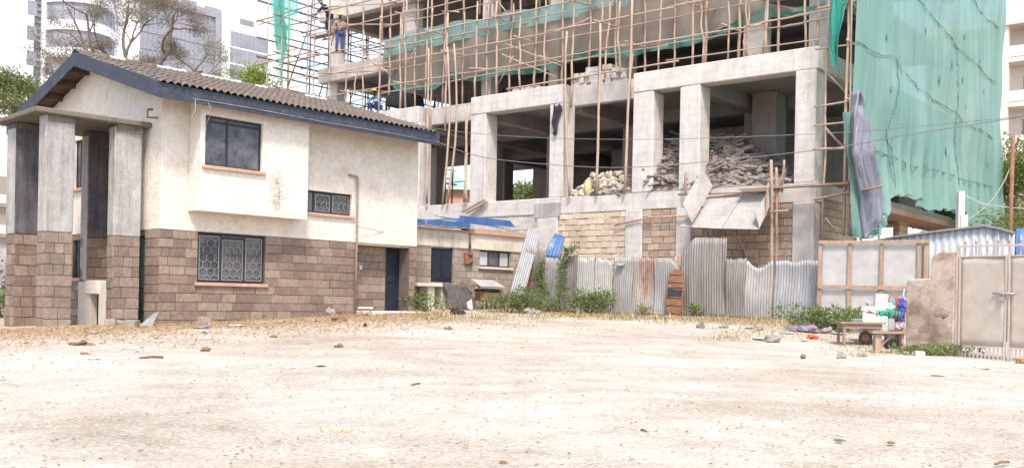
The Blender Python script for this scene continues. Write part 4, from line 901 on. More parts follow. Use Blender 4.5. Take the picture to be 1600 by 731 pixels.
# ------------------------------------------------------------------ low outbuilding
ob = fthing('outbuilding', 'low outbuilding with plaster band and navy shutter between the house and the fence', 'outbuilding', N)
OL = 5.45
mb = MB(); wall(mb, -1.2, OL, -1., 1.74, [(.82, 1.86, .5, 1.72), (3.16, 4.78, 1.14, 1.72)], 0, .2); mb.box(OL-.2, OL, .2, 3., -1., 1.74); mb.build('lower_wall', m_stone_pale, ob)
mb = MB(); mb.box(-1.2, OL+.02, -.03, .2, 1.74, 2.28); mb.box(OL-.18, OL+.02, .2, 3., 1.74, 2.28); mb.build('upper_wall', m_plaster_grey, ob)
mb = MB(); mb.box(-1.2, 2.5, -.08, .25, 2.283, 2.36); mb.box(2.5, OL+.25, -.12, .3, 2.283, 2.43); mb.build('eaves_board', m_sill, ob)
mb = MB(); mb.add([(-1.2, -.1, 2.39), (OL+.3, -.1, 2.45), (OL+.3, 3., 2.75), (-1.2, 3., 2.7), (-1.2, -.1, 2.366), (OL+.3, -.1, 2.434), (OL+.3, 3., 2.7), (-1.2, 3., 2.66)], [(0, 1, 2, 3), (7, 6, 5, 4), (0, 4, 5, 1), (2, 6, 7, 3), (1, 5, 6, 2), (0, 3, 7, 4)]); mb.build('roof', m_zinc_dark, ob)
mb = MB(); mb.box(2.55, 2.62, -.02, .0, 1.6, 2.4); mb.tube([(2.6, -.05, 2.3), (2.6, -.05, 1.75)], .05, 8); mb.build('rain_pipe', m_rust, ob)
mb = MB(); mb.box(.84, 1.84, .05, .09, .52, 1.70); mb.box(1.33, 1.35, .035, .05, .55, 1.68); mb.box(.9, 1.28, .035, .05, .62, 1.6); mb.box(1.4, 1.78, .035, .05, .62, 1.6); mb.build('shutter', m_blue_door, ob)
mb = MB(); mb.box(.7, 2.0, -.05, .0, .42, .5); mb.build('ledge', m_sill, ob)
window(ob, 3.16, 4.78, 1.14, 1.72, 0, 'x', [3.68, 4.25], .05, glass=[m_curtain, m_glass_dusty, m_curtain], sillm=m_conc)
mb = MB(); mb.box(-.3, 1.25, -.6, -.02, .36, .47); cs = mb.build('counter_slab', m_plaster, ob, bevel=.015)
for x in (.25, .85): mb = MB(); mb.box(x, x+.3, -.5, -.06, -1., .357); mb.build('counter_leg', m_plaster_grey, cs)
xm, zm = N.hit(730, 408, 0); mb = MB(); mb.box(xm-.18, xm+.2, -.1, 0, zm-.12, zm+.3); mb.tube([(xm-.1, -.12, zm-.1), (xm+.1, -.14, zm+.02), (xm+.15, -.12, zm+.2), (xm-.05, -.13, zm+.25)], .035, 6); mb.build('meter_box', m_rust, ob)
def corr(name, m, fn, width, nv=4, period=.076, depth=.011, par=None, loc=None, wob=.012, seed=0, q=6):
    """corrugated sheet; fn(u,v) -> (x,y,z) flat position, displaced along local y; u across, v up"""
    n = max(6, int(width/period*q)); s = random.Random(seed); p1, p2 = s.uniform(0, 6), s.uniform(0, 6)
    def g(u, v):
        x, y, z = fn(u, v); return (x, y + depth*math.cos(2*math.pi*u*width/period) + wob*math.sin(3*u+p1+4*v) + wob*.7*math.sin(7*v+p2), z)
    mb = MB(); mb.grid(g, n, nv); return mb.build(name, m, par, loc, solid=.004)
def lay(o, fr): o.location = (fr.o[0], fr.o[1], 0); o.rotation_euler = (0, 0, fr.rz); return o
o = corr('roof_sheet', m_bluesheet, lambda u, v: (-.2+2.9*u, -.25+.8*v, 2.46+.03*u+.16*v), 2.9, 5, .19, .03, seed=4); lay(o, N); tag(o, 'blue metal roofing sheet lying on the left half of the outbuilding roof', 'roofing sheet')
n3 = lambda px, py, y: (N.hit(px, py, y)[0], y, N.hit(px, py, y)[1])
mb = MB(); mb.slab([n3(640, 349, -.27), n3(735, 356.5, -.27), n3(733, 347.5, -.27), n3(640, 341, -.27)], .01); q_ = mb.build('turned_edge', m_bluesheet, o)
o = corr('roof_sheet', m_bluesheet, lambda u, v: (2.2+2.7*u, .1+1.3*v, 2.66-.1*u+.28*v), 2.7, 5, .19, .03, seed=5); lay(o, N); tag(o, 'blue metal roofing sheet tilted up on the right half of the outbuilding roof', 'roofing sheet')
mb = MB(); mb.slab([n3(718, 348, .05), n3(805, 355, .05), n3(797, 345, .05), n3(718, 336.5, .05)], .01); mb.build('turned_edge', m_bluesheet, o)

# ------------------------------------------------------------------ corrugated sheets of the fence
sheets = [(820, 852, 386, m_zinc_rust, 'tan weathered sheet behind the leaning sheets and left vine'), (851, 874, 403, m_zinc, 'narrow grey sheet between the two climbing vines'), (873, 900, 399, m_zinc_dark, 'grey sheet half hidden by the right vine'),
          (899, 958, 403, m_zinc_pale, 'widest pale grey sheet with a slanting right edge behind bushes'), (957, 987, 402, m_zinc, 'smooth grey sheet with a torn flap right of the bushes'), (986, 1022, 402, m_zinc_rust, 'grey sheet with a rusty patch along its top'),
          (1021, 1060, 403, m_zinc, 'plain grey sheet left of the rusty oval lid'), (1063, 1134, 370, m_zinc_dark, 'tallest dark streaked sheet with a curved top under the chute'), (1133, 1164, 403, m_zinc_dark, 'narrow dark sheet rusty at the foot, under the chute'),
          (1163, 1206, 406, m_zinc_pale, 'pale sheet with a ragged top left of the brown post'), (1208, 1276, 407, m_zinc_blue, 'bluish ribbed sheet at the right end beside the timber hoarding')]
for k, (a, b, t, m_, lab) in enumerate(sheets):
    yo = .05*(k % 2) + rr(-.02, .02); xa, _ = W.hit(a, 480, yo); xb, _ = W.hit(b, 480, yo); _, zt = W.hit((a+b)/2, t, yo); p = W.w((xa+xb)/2, yo); zb = gz(p.x, p.y) - .06
    if k == 10: _, zt = W.hit((a+b)/2, t+1, yo)
    lean = rr(-.03, .05); sk = rr(-.03, .03) if k != 3 else -.0; w_ = xb-xa
    rag = [rr(-.05, .03) for _ in range(12)]
    def fn(u, v, k=k, xa=xa, w_=w_, zt=zt, zb=zb, yo=yo, lean=lean, sk=sk, rag=rag):
        j = u*11; i = min(10, int(j)); ztop = zt + rag[i] + (rag[i+1]-rag[i])*(j-i)
        if k == 7: ztop = zt - .62*max(0, 1-u/.33)**1.6 - .05*u
        if k == 3 and u > .85: ztop -= (u-.85)*1.2
        if k == 9: ztop -= .22*max(0, math.sin(u*math.pi*1.2-.4))
        if k == 6 and u > .7: ztop -= (u-.7)*1.1
        uu = u*(1 - (.10*(v) if k == 3 and u > .5 else 0))
        return (xa + w_*uu + sk*v, yo + lean*v + (.03*math.sin(5*v+k)), zb + (ztop-zb)*v)
    o = corr('corrugated_sheet', m_, fn, w_, 12, .085 if k in (7, 9, 10) else .076, .013 if k in (7, 9, 10) else .008, seed=k, wob=.018); lay(o, W)
    tag(o, lab, 'metal sheet', 'corrugated sheets standing along the fence')
fx, fz_ = W.hit(971, 413, -.03); mb = MB(); mb.grid(lambda u, v: (fx-.12+.26*u, -.03-.16*math.sin(1.6*v), fz_+.04-.1*v*(1-abs(u-.6))), 6, 5); o = mb.build('torn_flap', m_zinc_pale, None, None, solid=.004); lay(o, W); tag(o, 'small bent flap of torn metal on the smooth grey sheet', 'metal flap')
for px, t, r, lab in ((1199, 0, 0, None), (1056, 400, .04, 'dark post stub standing behind the rusty oval lid'), (1062, 398, .035, 'thin brown stake left of the tallest sheet')):
    if not lab: continue
    x, zt = W.hit(px, t, .12); p = W.w(x, .12); mb = MB(); mb.tube([(p.x, p.y, gz(p.x, p.y)-.1), (p.x+.02, p.y, zt-.5), (p.x, p.y, zt)], r, 7); tag(mb.build('fence_post', m_timber, None, p), lab, 'post')
# rusty oval lid leaning on the sheets
xc, zc = W.hit(1056, 459, -.1); mb = MB()
oval = [(.29*math.copysign(abs(math.cos(t))**.75, math.cos(t)), .78*math.copysign(abs(math.sin(t))**.62, math.sin(t))) for t in [2*math.pi*i/28 for i in range(28)]]
mb.prism([(a, b) for a, b in oval], -.02, .02); o = mb.build('oval_lid', m_rust, None, None, .006); o.location = W.w(xc, -.16, zc); o.rotation_euler = (-.1, .0, W.rz)
tag(o, 'rusty brown oval metal lid with crosswise ribs leaning on the sheets', 'metal lid')
for k in range(6):
    z = -.62 + .245*k; w_ = .27 if abs(z) < .5 else .2; mb = MB(); mb.tube([(-w_, -.03, z), (0, -.035, z+.02), (w_, -.03, z)], .016, 6); mb.build('rib', m_rust, o)
mb = MB(); mb.box(-.24, .24, -.03, -.021, -.12, .2); mb.build('burnt_patch', m_black, o)
# leaning roofing sheets
def lean_sheet(quad, y0, y1, m_, lab, name='corrugated_sheet', per=.12, dep=.014):
    (a, b, c, d) = quad; fr = N
    A = [W.hit(p[0], p[1], yy) for p, yy in ((a, y0), (b, y0), (c, y1), (d, y1))]
    def fn(u, v):
        x0, z0 = A[0][0] + (A[1][0]-A[0][0])*u, A[0][1] + (A[1][1]-A[0][1])*u; x1, z1 = A[3][0] + (A[2][0]-A[3][0])*u, A[3][1] + (A[2][1]-A[3][1])*u
        return (x0+(x1-x0)*v, y0+(y1-y0)*v, z0+(z1-z0)*v)
    o = corr(name, m_, fn, abs(A[1][0]-A[0][0])+.1, 8, per, dep, seed=len(lab)); lay(o, W); return tag(o, lab, 'metal sheet')
lean_sheet([(794, 461), (818, 467), (846, 361), (825, 355)], -.75, .35, m_zinc_blue, 'long ribbed grey sheet leaning left against the outbuilding corner', per=.11)
lean_sheet([(813, 420), (834, 420), (846, 357), (832, 356)], .1, .5, m_zinc_pale, 'short pale sheet behind the long leaning grey sheet')
lean_sheet([(849, 401), (875, 404), (882, 370), (866, 364)], .05, .5, m_bluesheet, 'faded blue ribbed sheet resting on top of the grey fence sheets', per=.16, dep=.025)

# ------------------------------------------------------------------ scrap beside the outbuilding
xa, _ = N.hit(707, 450, -1.1); xb, _ = N.hit(745, 450, -1.1); p = N.w(xa, -1.1)
o = corr('roof_sheet', M('charred_sheet', (.05, .042, .04), (.11, .095, .09), 3., .8, .2, 15., .01, (3, 3, .5)), lambda u, v: (xa+.1+(xb-xa)*u-.1*v, -1.15+.5*v, gz(p.x, p.y)-.05+(.95-.12*u)*v), xb-xa, 5, .15, .03, seed=9); lay(o, N); tag(o, 'charred black ribbed sheet propped beside the navy shutter', 'metal sheet')
st = thing('scrap_stand', 'old rusty metal stand with a peeling white board on top beside the charred sheet', 'scrap stand', N.w(*[N.hit(761, 470, -1.1)[0], -1.1], G(761, 476).z), N.rz)
mb = MB(); mb.slab([(-.62, -.28, .82), (.55, -.34, .80), (.52, .2, 1.04), (-.6, .2, 1.06)], .03); mb.build('top_board', m_ply, st)
mb = MB(); mb.box(-.4, .5, -.2, .2, .36, .62, .02); mb.build('rusty_box', m_rust, st)
mb = MB(); mb.box(-.42, .52, -.22, .2, .64, .76, .02); mb.build('black_grate', m_black, st)
for x in (-.42, -.2, 0, .2, .46): mb = MB(); mb.bar((x, -.18, -.1), (x+rr(-.04, .04), -.18, .36), .04); mb.build('leg', m_black, st)
mb = MB(); mb.bar((.75, -.1, .0), (.6, .15, 1.15), .05); o2 = mb.build('brace', m_timber, st)
bk = N.w(N.hit(735, 462, -1.4)[0], -1.4, G(733, 470).z); mb = MB(); mb.slab([(-.1, 0, 0.1), (.14, 0, .0), (.12, .06, .42), (-.12, .06, .3)], .01); o = mb.build('torn_paper', m_white); o.location = bk; o.rotation_euler = (0, 0, N.rz); tag(o, 'triangular white scrap leaning on the charred sheet', 'scrap')

# ------------------------------------------------------------------ timber framed hoarding
hd = fthing('hoarding', 'grey sheet metal hoarding in a brown timber frame behind the handcart', 'hoarding', Q)
qx = lambda px: Q.hit(px, 440, 0)[0]
X0, X1 = qx(1279), qx(1450); qz = -.62
_, zt = Q.hit(1360, 378, 0); _, zm_ = Q.hit(1360, 449, 0)
m_panel = M('dull_panel', (.385, .365, .35), (.44, .42, .405), .5, .6, .05, 6., .01, c3=(.32, .305, .295), c3scale=.8, c3lo=.55, c3hi=.85, metal=.1)
xs = [qx(1281), qx(1327), qx(1377), qx(1436), qx(1447)]
for a, b in zip(xs[:3], xs[1:4]):
    mb = MB(); mb.box(a+.005, b-.005, .04, .055, qz, zt-.03); mb.build('panel', m_panel, hd)
for k, x in enumerate(xs): mb = MB(); mb.box(x-.055, x+.055, -.035, .036, qz-.1, zt-.055 if k < 3 else zt+.04, .01); mb.build('upright', m_timber, hd)
for z in (zt, zm_):
    mb = MB(); mb.box(X0, X1, -.075 if z == zt else -.062, -.037, z-.05, z+.045, .01); mb.build('crossrail', m_timber, hd)
mb = MB(); mb.tube([(X0-.3, .3, zt+.0), (X0+2, .25, zt+.5)], .01, 4); 
# ------------------------------------------------------------------ gate pier and gate
tx = lambda px, y=0.: T.hit(px, 480, y)[0]
m_pier = M('old_plaster', (.37, .28, .215), (.50, .41, .335), 1.8, .95, .5, 14., .03, c3=(.22, .145, .105), c3scale=1.1, c3lo=.46, c3hi=.64)
m_pier_patch = M('broken_plaster', (.26, .19, .15), (.42, .34, .28), 9., .95, .8, 30., .03)
pr = fthing('gate_pier', 'stained plaster wall end stepping up to a gate pier beside the metal gate', 'wall', T)
x0, x1, x2 = tx(1415), tx(1453), tx(1491); z0 = -1.4
_, za = T.hit(1434, 436, 0); _, zb = T.hit(1472, 396, 0)
poly = [(x0, z0), (x2, z0), (x2, zb-.02), (x2-.1, zb+.02), ((x1+x2)/2, zb+.05), (x1+.06, zb), (x1, zb-.1), (x1, za+.02), (x0+.05, za), (x0, za-.05)]
mb = MB(); mb.prism(poly, 0, .28); mb.build('wall', m_pier, pr, bevel=.03)
mb = MB(); mb.box(x0-.02, x2+.01, -.03, .3, z0, T.hit(1450, 541, 0)[1]); mb.build('plinth', m_pier, pr, bevel=.02)
xc, zc = T.hit(1472, 486, 0); mb = MB(); mb.blob((xc, -.0, zc), (.16, .02, .13), 5, 18, 8, .4); mb.build('rough_patch', m_pier_patch, pr)
gt = fthing('metal_gate', 'beige sheet metal double gate with spiked top rail and barred foot', 'gate', T)
m_gate = M('gate_paint', (.39, .322, .262), (.46, .39, .33), 1.2, .55, .06, 6., .01, c3=(.36, .29, .24), c3scale=1.1, c3lo=.56, c3hi=.76, metal=.1, spec=.4)
m_gframe = M('gate_frame', (.40, .32, .27), (.48, .40, .35), 2., .65, .1)
gx0, gxm = tx(1497), tx(1573); gx1 = gxm + (gxm-gx0)
_, gzt = T.hit(1535, 399, 0); _, gzb = T.hit(1535, 543, 0); _, grt = T.hit(1535, 384, 0); _, gz0 = T.hit(1535, 562, 0)
mb = MB(); mb.box(x2+.01, gx0-.03, .02, .12, z0, grt+.05); mb.build('post', m_gframe, gt)
for a, b in ((gx0, gxm-.02), (gxm+.02, gx1)):
    mb = MB(); mb.grid(lambda u, v: (a+.03+(b-a-.06)*u, .03+.012*math.sin(5*u)*math.sin(4*v), gzb+.03+(gzt-gzb-.06)*v), 12, 12); lf = mb.build('gate_leaf', m_gate, gt, solid=.006)
    mb = MB(); mb.box(a, a+.035, .01, .055, gz0, gzt); mb.box(b-.035, b, .01, .055, gz0, gzt); mb.box(a+.035, b-.035, .01, .055, gzb, gzb+.035); mb.box(a+.035, b-.035, .01, .055, gzt-.03, gzt); mb.box(a+.035, b-.035, .01, .055, gz0, gz0+.03); mb.build('leaf_frame', m_gframe, lf)
    n = 11
    for i in range(n): x = a + .08 + (b-a-.16)*i/(n-1); mb = MB(); mb.box(x-.012, x+.012, .02, .045, gz0+.032, gzb-.002); mb.build('foot_bar', m_gframe, lf)
mb = MB(); mb.box(gx0, gx1, .015, .05, grt-.02, grt+.02); mb.build('top_rail', m_gframe, gt)
for i in range(9):
    x = gx0 + .1 + (gx1-gx0-.2)*i/8; mb = MB(); mb.box(x-.012, x+.012, .055, .075, gzt-.05, grt+.06); mb.lathe([(.03, 0), (.022, .06), (.001, .18)], (x, .065, grt+.06), 4); mb.build('spike', m_gframe, gt)
xl, zl = T.hit(1573, 458, 0); mb = MB(); mb.tube([(xl-.28, -.015, zl), (xl+.18, -.015, zl-.01)], .022, 8); mb.box(xl-.06, xl-.02, -.02, .01, zl-.05, zl+.05); bolt = mb.build('bolt', m_zinc_pale, gt)
mb = MB(); mb.box(xl-.14, xl-.04, -.05, -.01, zl-.17, zl-.07); mb.tube([(xl-.12, -.03, zl-.07), (xl-.12, -.03, zl), (xl-.06, -.03, zl), (xl-.06, -.03, zl-.07)], .01, 6); mb.build('padlock', m_zinc, bolt)
# corrugated shed behind the hoarding and gate
def shed_pt(px, py, d): return P(px, py, d)
a0, a1 = P(1330, 420, 29.2), P(1596, 430, 25.5); SH = Fr(a0, math.degrees(math.atan2(a1.x-a0.x, a1.y-a0.y)))
shed = fthing('metal_shed', 'white and bluish corrugated shed wall rising behind the hoarding and the gate', 'shed', SH)
tp = [(SH.hit(p, q)) for p, q in ((1365, 378), (1400, 371), (1470, 362), (1540, 354), (1562, 358), (1586, 365))]
m_shed = M('shed_sheet', (.36, .365, .375), (.45, .455, .46), 1.3, .6, .05, 10., .01, (6, 6, .2), c3=(.28, .30, .35), c3scale=1.2, c3lo=.5, c3hi=.62)
sx0, sx1 = tp[0][0], tp[-1][0]
o = corr('shed_wall', m_shed, lambda u, v: (sx0+(sx1-sx0)*u, 0, -1.2 + (interp([(a, b) for a, b in tp], sx0+(sx1-sx0)*u)[0]+1.2)*v), sx1-sx0, 3, .2, .02, shed, wob=.01)
mb = MB()
for (a, b), (c, d) in zip(tp, tp[1:]): mb.bar((a, -.05, b+.02), (c, -.05, d+.02), .1, .05)
mb.build('eaves_pipe', m_zinc, shed)
mb = MB(); mb.add([(a, y, b-.02-(.0 if y < 1 else .35)) for y in (0.1, 3.) for a, b in tp], [(i, i+1, len(tp)+i+1, len(tp)+i) for i in range(len(tp)-1)]); mb.build('shed_roof', m_zinc, shed, solid=.02)
b0 = P(1598, 378, 24.5); mb = MB(); mb.grid(lambda u, v: (b0.x-.15+1.2*u, b0.y+.05*math.sin(14*u), -.9 + (P(1598, 357, 24.5).z+.9)*v), 30, 4); o = mb.build('blue_sheet', m_bluesheet, None, (b0.x, b0.y, -.9), solid=.01); tag(o, 'blue metal sheet standing behind the gate at the right edge', 'metal sheet')
# posts behind
p = P(1501, 330, 27.5); mb = MB(); mb.box(-.09, .09, -.09, .09, -1., p.z+.55, .01); mb.box(-.04, .16, -.12, -.092, p.z-.5, p.z-.1); o = mb.build('concrete_post', m_conc, None, None, .01); o.location = (p.x, p.y, 0); tag(o, 'white square post standing in front of the torn net bottom', 'post')
p = P(1580, 300, 27.); mb = MB(); mb.tube([(0, 0, -1.), (.0, 0, 2), (.02, 0, P(1583, 212, 27.).z)], .055, 8); o = mb.build('steel_post', m_rust); o.location = (p.x, p.y, 0); tag(o, 'tall thin rusty steel post behind the gate', 'post')

# ------------------------------------------------------------------ handcart and junk by the pier
def at(px, py, d):
    p = P(px, py, d); return p
m_wtable = M('weathered_table', (.2, .13, .09), (.32, .22, .155), 4., .8, .2, 25., .005, (1, 5, 5))
g = G(1318, 540); dT = g.y
tb = thing('wooden_table', 'weathered brown wooden table in front of the handcart', 'table', (g.x, g.y, g.z), -.04)
S_ = dT/1550; tw = 62*S_; th = 38*S_ - .02
mb = MB(); mb.box(-.08, tw+.02, -.06, .5, th-.035, th, .006); mb.build('tabletop', m_wtable, tb)
mb = MB(); mb.box(.0, tw-.08, -.02, .0, th-.14, th-.036); mb.box(.0, tw-.08, .44, .46, th-.14, th-.036); mb.box(-.02, 0, 0, .44, th-.14, th-.036); mb.box(tw-.08, tw-.06, 0, .44, th-.14, th-.036); mb.build('apron', m_wtable, tb)
for x, y in ((-.02, -.02), (tw-.1, -.02), (-.02, .42), (tw-.1, .42)): mb = MB(); mb.box(x, x+.055, y, y+.055, -.1, th-.037, .004); mb.build('leg', m_wtable, tb)
g = G(1372, 552); S_ = g.y/1550; bh = 31*S_
bn = thing('wooden_bench', 'rough wooden bench with broad plank legs beside the gate pier', 'bench', (g.x, g.y, g.z), -.03)
mb = MB(); mb.box(-.14, .62, -.05, .25, bh, bh+.045, .006); mb.build('seat', m_wtable, bn)
mb = MB(); mb.box(-.05, .07, .02, .2, -.1, bh-.002, .006); mb.build('leg', m_timber, bn)
mb = MB(); mb.box(.5, .56, .02, .2, -.1, bh-.002, .006); mb.build('leg', m_timber, bn)
mb = MB(); mb.bar((.08, .1, .16), (.36, .1, bh-.01), .04); mb.build('brace', m_timber, bn)
g = G(1346, 541); dC = g.y+.55; S_ = dC/1550
c0 = P(1346, 530, dC); zc_ = gz(c0.x, c0.y); wr = .15
ct = thing('handcart', 'two wheeled white handcart loaded with household junk beside the gate pier', 'handcart', (c0.x, c0.y, zc_), -.02)
mb = MB(); mb.box(-.05, .62, -.2, .5, .26, .58, .01); mb.build('cart_body', m_white, ct, bevel=.01)
mb = MB(); mb.box(.56, .68, -.22, .5, .2, .6, .01); mb.build('end_board', m_panel, ct)
for k, (x, y) in enumerate(((0., -.28), (.55, -.45))):
    r = wr*(1.15 if k else 1.); mb = MB(); mb.lathe([(r*.62, -.02), (r*.95, -.05), (r, -.03), (r, .03), (r*.95, .05), (r*.62, .02)], (x, y, r), 24, 'y'); wh = mb.build('wheel', m_rubber, ct)
    mb = MB(); mb.lathe([(.03, -.05), (r*.5, -.02), (r*.61, -.03), (r*.61, .03), (r*.5, .02), (.03, .05)], (x, y, r), 20, 'y'); mb.build('rim', m_rust, wh)
mb = MB(); mb.tube([(-.02, -.2, wr), (.3, -.2, .28), (.58, -.38, .2)], .025, 7); mb.build('axle', m_rust, ct)
dJ = dC+.1
def junk(name, mb, m, lab, cat, px, py, d=dJ, rz=0., solid=0., bevel=0.):
    p = P(px, py, d); o = mb.build(name, m, None, None, bevel, solid); o.location = p; o.rotation_euler = (0, 0, rz); return tag(o, lab, cat)
u = dJ/1550
mb = MB(); mb.slab([(-.27, -.2, -.14), (.33, -.2, -.14), (.33, .2, .13), (-.14, .2, .13)], .04); junk('panel_box', mb, m_white, 'slanted white panel lying on the handcart under the white sack', 'panel', 1361, 490)
mb = MB(); mb.blob((0, 0, 0), (.3, .13, .085), 3, 26, 14, .1); mb.crumple(.06, 7, 2); junk('bedding_roll', mb, M('cream_cloth', (.5, .42, .36), (.64, .58, .52), 5., .9, .2), 'rolled cream bedding on the slanted white panel', 'bedding', 1366, 484)
mb = MB(); mb.add([(x*(1+.0*z)+rr(-.01, .01), y, z+(rr(-.02, .03) if z > .2 else 0)) for z in (0, .16, .33) for x, y in ((-.16, -.08), (-.08, -.1), (0, -.1), (.08, -.1), (.15, -.08), (.15, .08), (0, .1), (-.16, .08))], [tuple(range(7, -1, -1)), tuple(range(16, 24))] + [(r*8+i, r*8+(i+1) % 8, r*8+8+(i+1) % 8, r*8+8+i) for r in (0, 1) for i in range(8)]); mb.crumple(.05, 9, 4); junk('white_sack', mb, m_white, 'upright white plastic sack on top of the handcart load', 'sack', 1376, 481)
def bag(seed, r, rough=.35): mb = MB(); mb.blob((0, 0, 0), r, seed, 30, 20, rough); mb.crumple(max(r)*.28, 2.2/max(r), seed); return mb
m_gplastic = M('green_plastic', (.012, .17, .105), (.03, .29, .19), 8., .45, .5, 14., .03, spec=.5); m_bplastic = M('blue_plastic', (.045, .065, .3), (.1, .13, .44), 8., .45, .5, 14., .03, spec=.5)
m_red = M('red_cloth', (.32, .07, .06), (.46, .13, .10), 6., .9, .3)
junk('plastic_bag', bag(11, (.2, .13, .13)), m_gplastic, 'crumpled green plastic bag on the handcart', 'plastic bag', 1383, 489)
mb = MB()
for k in range(9): x = -.2+.06*k; mb.tube([(x, -.12, .05), (x+rr(-.05, .05), -.14, -.05), (x+rr(-.08, .08), -.13, -.18)], [.03, .025, .008], 5)
junk('green_strips', mb, m_gplastic, 'shredded green plastic strips drooping below the green bag', 'plastic', 1383, 489)
junk('plastic_bag', bag(12, (.1, .1, .1)), M('mint_plastic', (.35, .6, .52), (.5, .72, .66), 6., .5), 'small pale mint bag beside the green bag', 'plastic bag', 1391, 480)
mb = MB(); mb.lathe([(.04, 0), (.045, .12), (.02, .16), (.018, .2)], n=12); junk('bottle', mb, M('teal_bottle', (.05, .3, .33), (.1, .42, .45), 4., .3), 'teal bottle standing above the mint bag', 'bottle', 1396, 479)
mb = MB(); mb.grid(lambda a, b: (-.12+.28*a, .02*math.sin(14*a), -.32+.62*b*(1-.15*a)), 20, 8); junk('red_cloth', mb, m_red, 'faded red cloth hung beside the pier behind the blue bag', 'cloth', 1405, 482, dJ+.15, 0, .02)
mb = bag(14, (.09, .08, .21), .4); junk('plastic_bag', mb, m_bplastic, 'bright blue plastic bag hanging beside the pier', 'plastic bag', 1410, 481, dJ-.1)
mb = MB(); mb.bar((0, 0, -.1), (.03, 0, .08), .03); junk('white_stick', mb, m_white, 'short white stick poking up beside the pier', 'stick', 1411, 456)
mb = MB(); mb.box(-.03, .03, -.03, .03, -.15, .15); junk('wood_offcut', mb, m_timber, 'brown wood offcut standing right of the white sack', 'wood', 1390, 472)
junk('bundle', bag(16, (.15, .15, .08), .2), M('mauve_bundle', (.34, .27, .29), (.52, .45, .46), 5., .9), 'mauve cloth bundle on the bench by the pier', 'bundle', 1403, 510)
mb = MB(); mb.box(-.13, .14, -.1, .1, -.03, .05, .006); junk('wooden_box', mb, m_timber, 'brown wooden box on the bench under the mauve bundle', 'box', 1402, 518)
g = G(1402, 546); mb = MB(); wall(mb, -.18, .18, 0, .24, [(-.15+.06*i, -.11+.06*i, .04, .2) for i in range(6)], -.12, -.11); mb.box(-.18, -.17, -.11, .12, 0, .24); mb.box(.17, .18, -.11, .12, 0, .24); mb.box(-.17, .17, .11, .12, 0, .24); mb.box(-.17, .17, -.11, .11, 0, .02); o = mb.build('crate', m_black); o.location = (g.x, g.y+.2, g.z); tag(o, 'black plastic crate under the wooden bench', 'crate')
def brick(px, py, w, lab, m_=None, name='brick'):
    g = G(px, py); mb = MB(); mb.box(-w/2, w/2, -w*.35, w*.35, -.02, w*.62, .012); o = mb.build(name, m_ or m_conc, None, None, .012); o.location = g; o.rotation_euler = (0, 0, rr(-.3, .3)); return tag(o, lab, name.replace('_', ' '))
brick(1397, 551, .14, 'small grey brick under the bench beside the cart wheel')
brick(1437, 558, .19, 'grey half brick lying on the grass before the gate pier')
brick(205, 513, .3, 'grey concrete block lying before the portico', m_stone_pale, 'concrete_block')
brick(172, 509, .26, 'flat stone slab at the foot of the portico low wall', m_pier_patch, 'stone')
brick(320, 507, .3, 'flat grey slab lying against the stone wall under the big lower window', m_stone_pale, 'stone')
# ------------------------------------------------------------------ vegetation
def leaf(mb, c, l, w, d=None, n=None, q=RND):
    d = d or Vector((q.gauss(0, 1), q.gauss(0, 1), q.gauss(0, .7))); d = Vector(d).normalized()
    n = Vector((q.gauss(0, 1), q.gauss(0, 1), q.gauss(.6, 1))); s = d.cross(n)
    if s.length < 1e-3: s = d.orthogonal()
    s.normalize(); c = Vector(c); up = s.cross(d)*l*.12
    mb.add([c, c+d*l*.5+s*w*.5+up, c+d*l, c+d*l*.5-s*w*.5+up], [(0, 1, 2), (0, 2, 3)])
def shrub(name, lab, m, base, rx, ry, h, n, ls, seed, stems=9, cat='shrub', lw=.5, lobes=7, group=None):
    q = random.Random(seed); root = thing(name, lab, cat, base, 0, group); mb = MB(); sb = MB()
    lob = [(q.uniform(-.75, .75)*rx, q.uniform(-.75, .75)*ry, q.uniform(.25, .85)*h, q.uniform(.35, .6)) for _ in range(lobes)]
    for i in range(n):
        a, b, z, r = lob[q.randrange(lobes)]; v = Vector((q.gauss(0, 1), q.gauss(0, 1), q.gauss(0, 1))).normalized()*q.uniform(.3, 1)**.5
        p = Vector((a+v.x*rx*r, b+v.y*ry*r, max(.02, z+v.z*h*r*.75)))
        leaf(mb, p, ls*q.choice((.55, .8, 1., 1.5))*q.uniform(.8, 1.2), ls*lw*q.uniform(.6, 1.5), (v.x+q.gauss(0, .5), v.y+q.gauss(0, .5), v.z*.6+q.gauss(.1, .4)), None, q)
    for i in range(stems):
        a, b, z, r = lob[i % lobes]; sb.tube([(q.uniform(-.1, .1)*rx, q.uniform(-.1, .1)*ry, -.1), (a*.5, b*.5, z*.6), (a+q.uniform(-.1, .1), b, z+h*.15)], [.02, .014, .005], 5)
    mb.build('foliage', m, root); sb.build('stem', m_drystem, root); return root
def vine(lab, pts, n, seed, spread, fr, y0, stemm=m_drystem):
    q = random.Random(seed); P3 = [fr.w(fr.hit(a, b, y0)[0], y0, fr.hit(a, b, y0)[1]) for a, b in pts]; root = thing('climbing_vine', lab, 'vine', P3[0])
    o = P3[0]; mb = MB(); sb = MB(); sb.tube([p-o for p in P3], [.02]*len(P3), 5)
    for i in range(n):
        t = q.random()*(len(P3)-1); k = min(int(t), len(P3)-2); p = P3[k].lerp(P3[k+1], t-k)-o; s = spread*(1.15-.6*t/(len(P3)-1))
        leaf(mb, p+Vector((q.gauss(0, s), q.gauss(-.06, .08), q.gauss(0, s*.8))), q.uniform(.06, .13), q.uniform(.04, .09), None, None, q)
    mb.build('foliage', m_weed, root); sb.build('stem', stemm, root)
def at_ground(px, py): return G(px, py)
shrub('weed_shrub', 'low green weed bush at the foot of the counter slab by the house door', m_weed, G(668, 487), .75, .4, .55, 520, .11, 1)
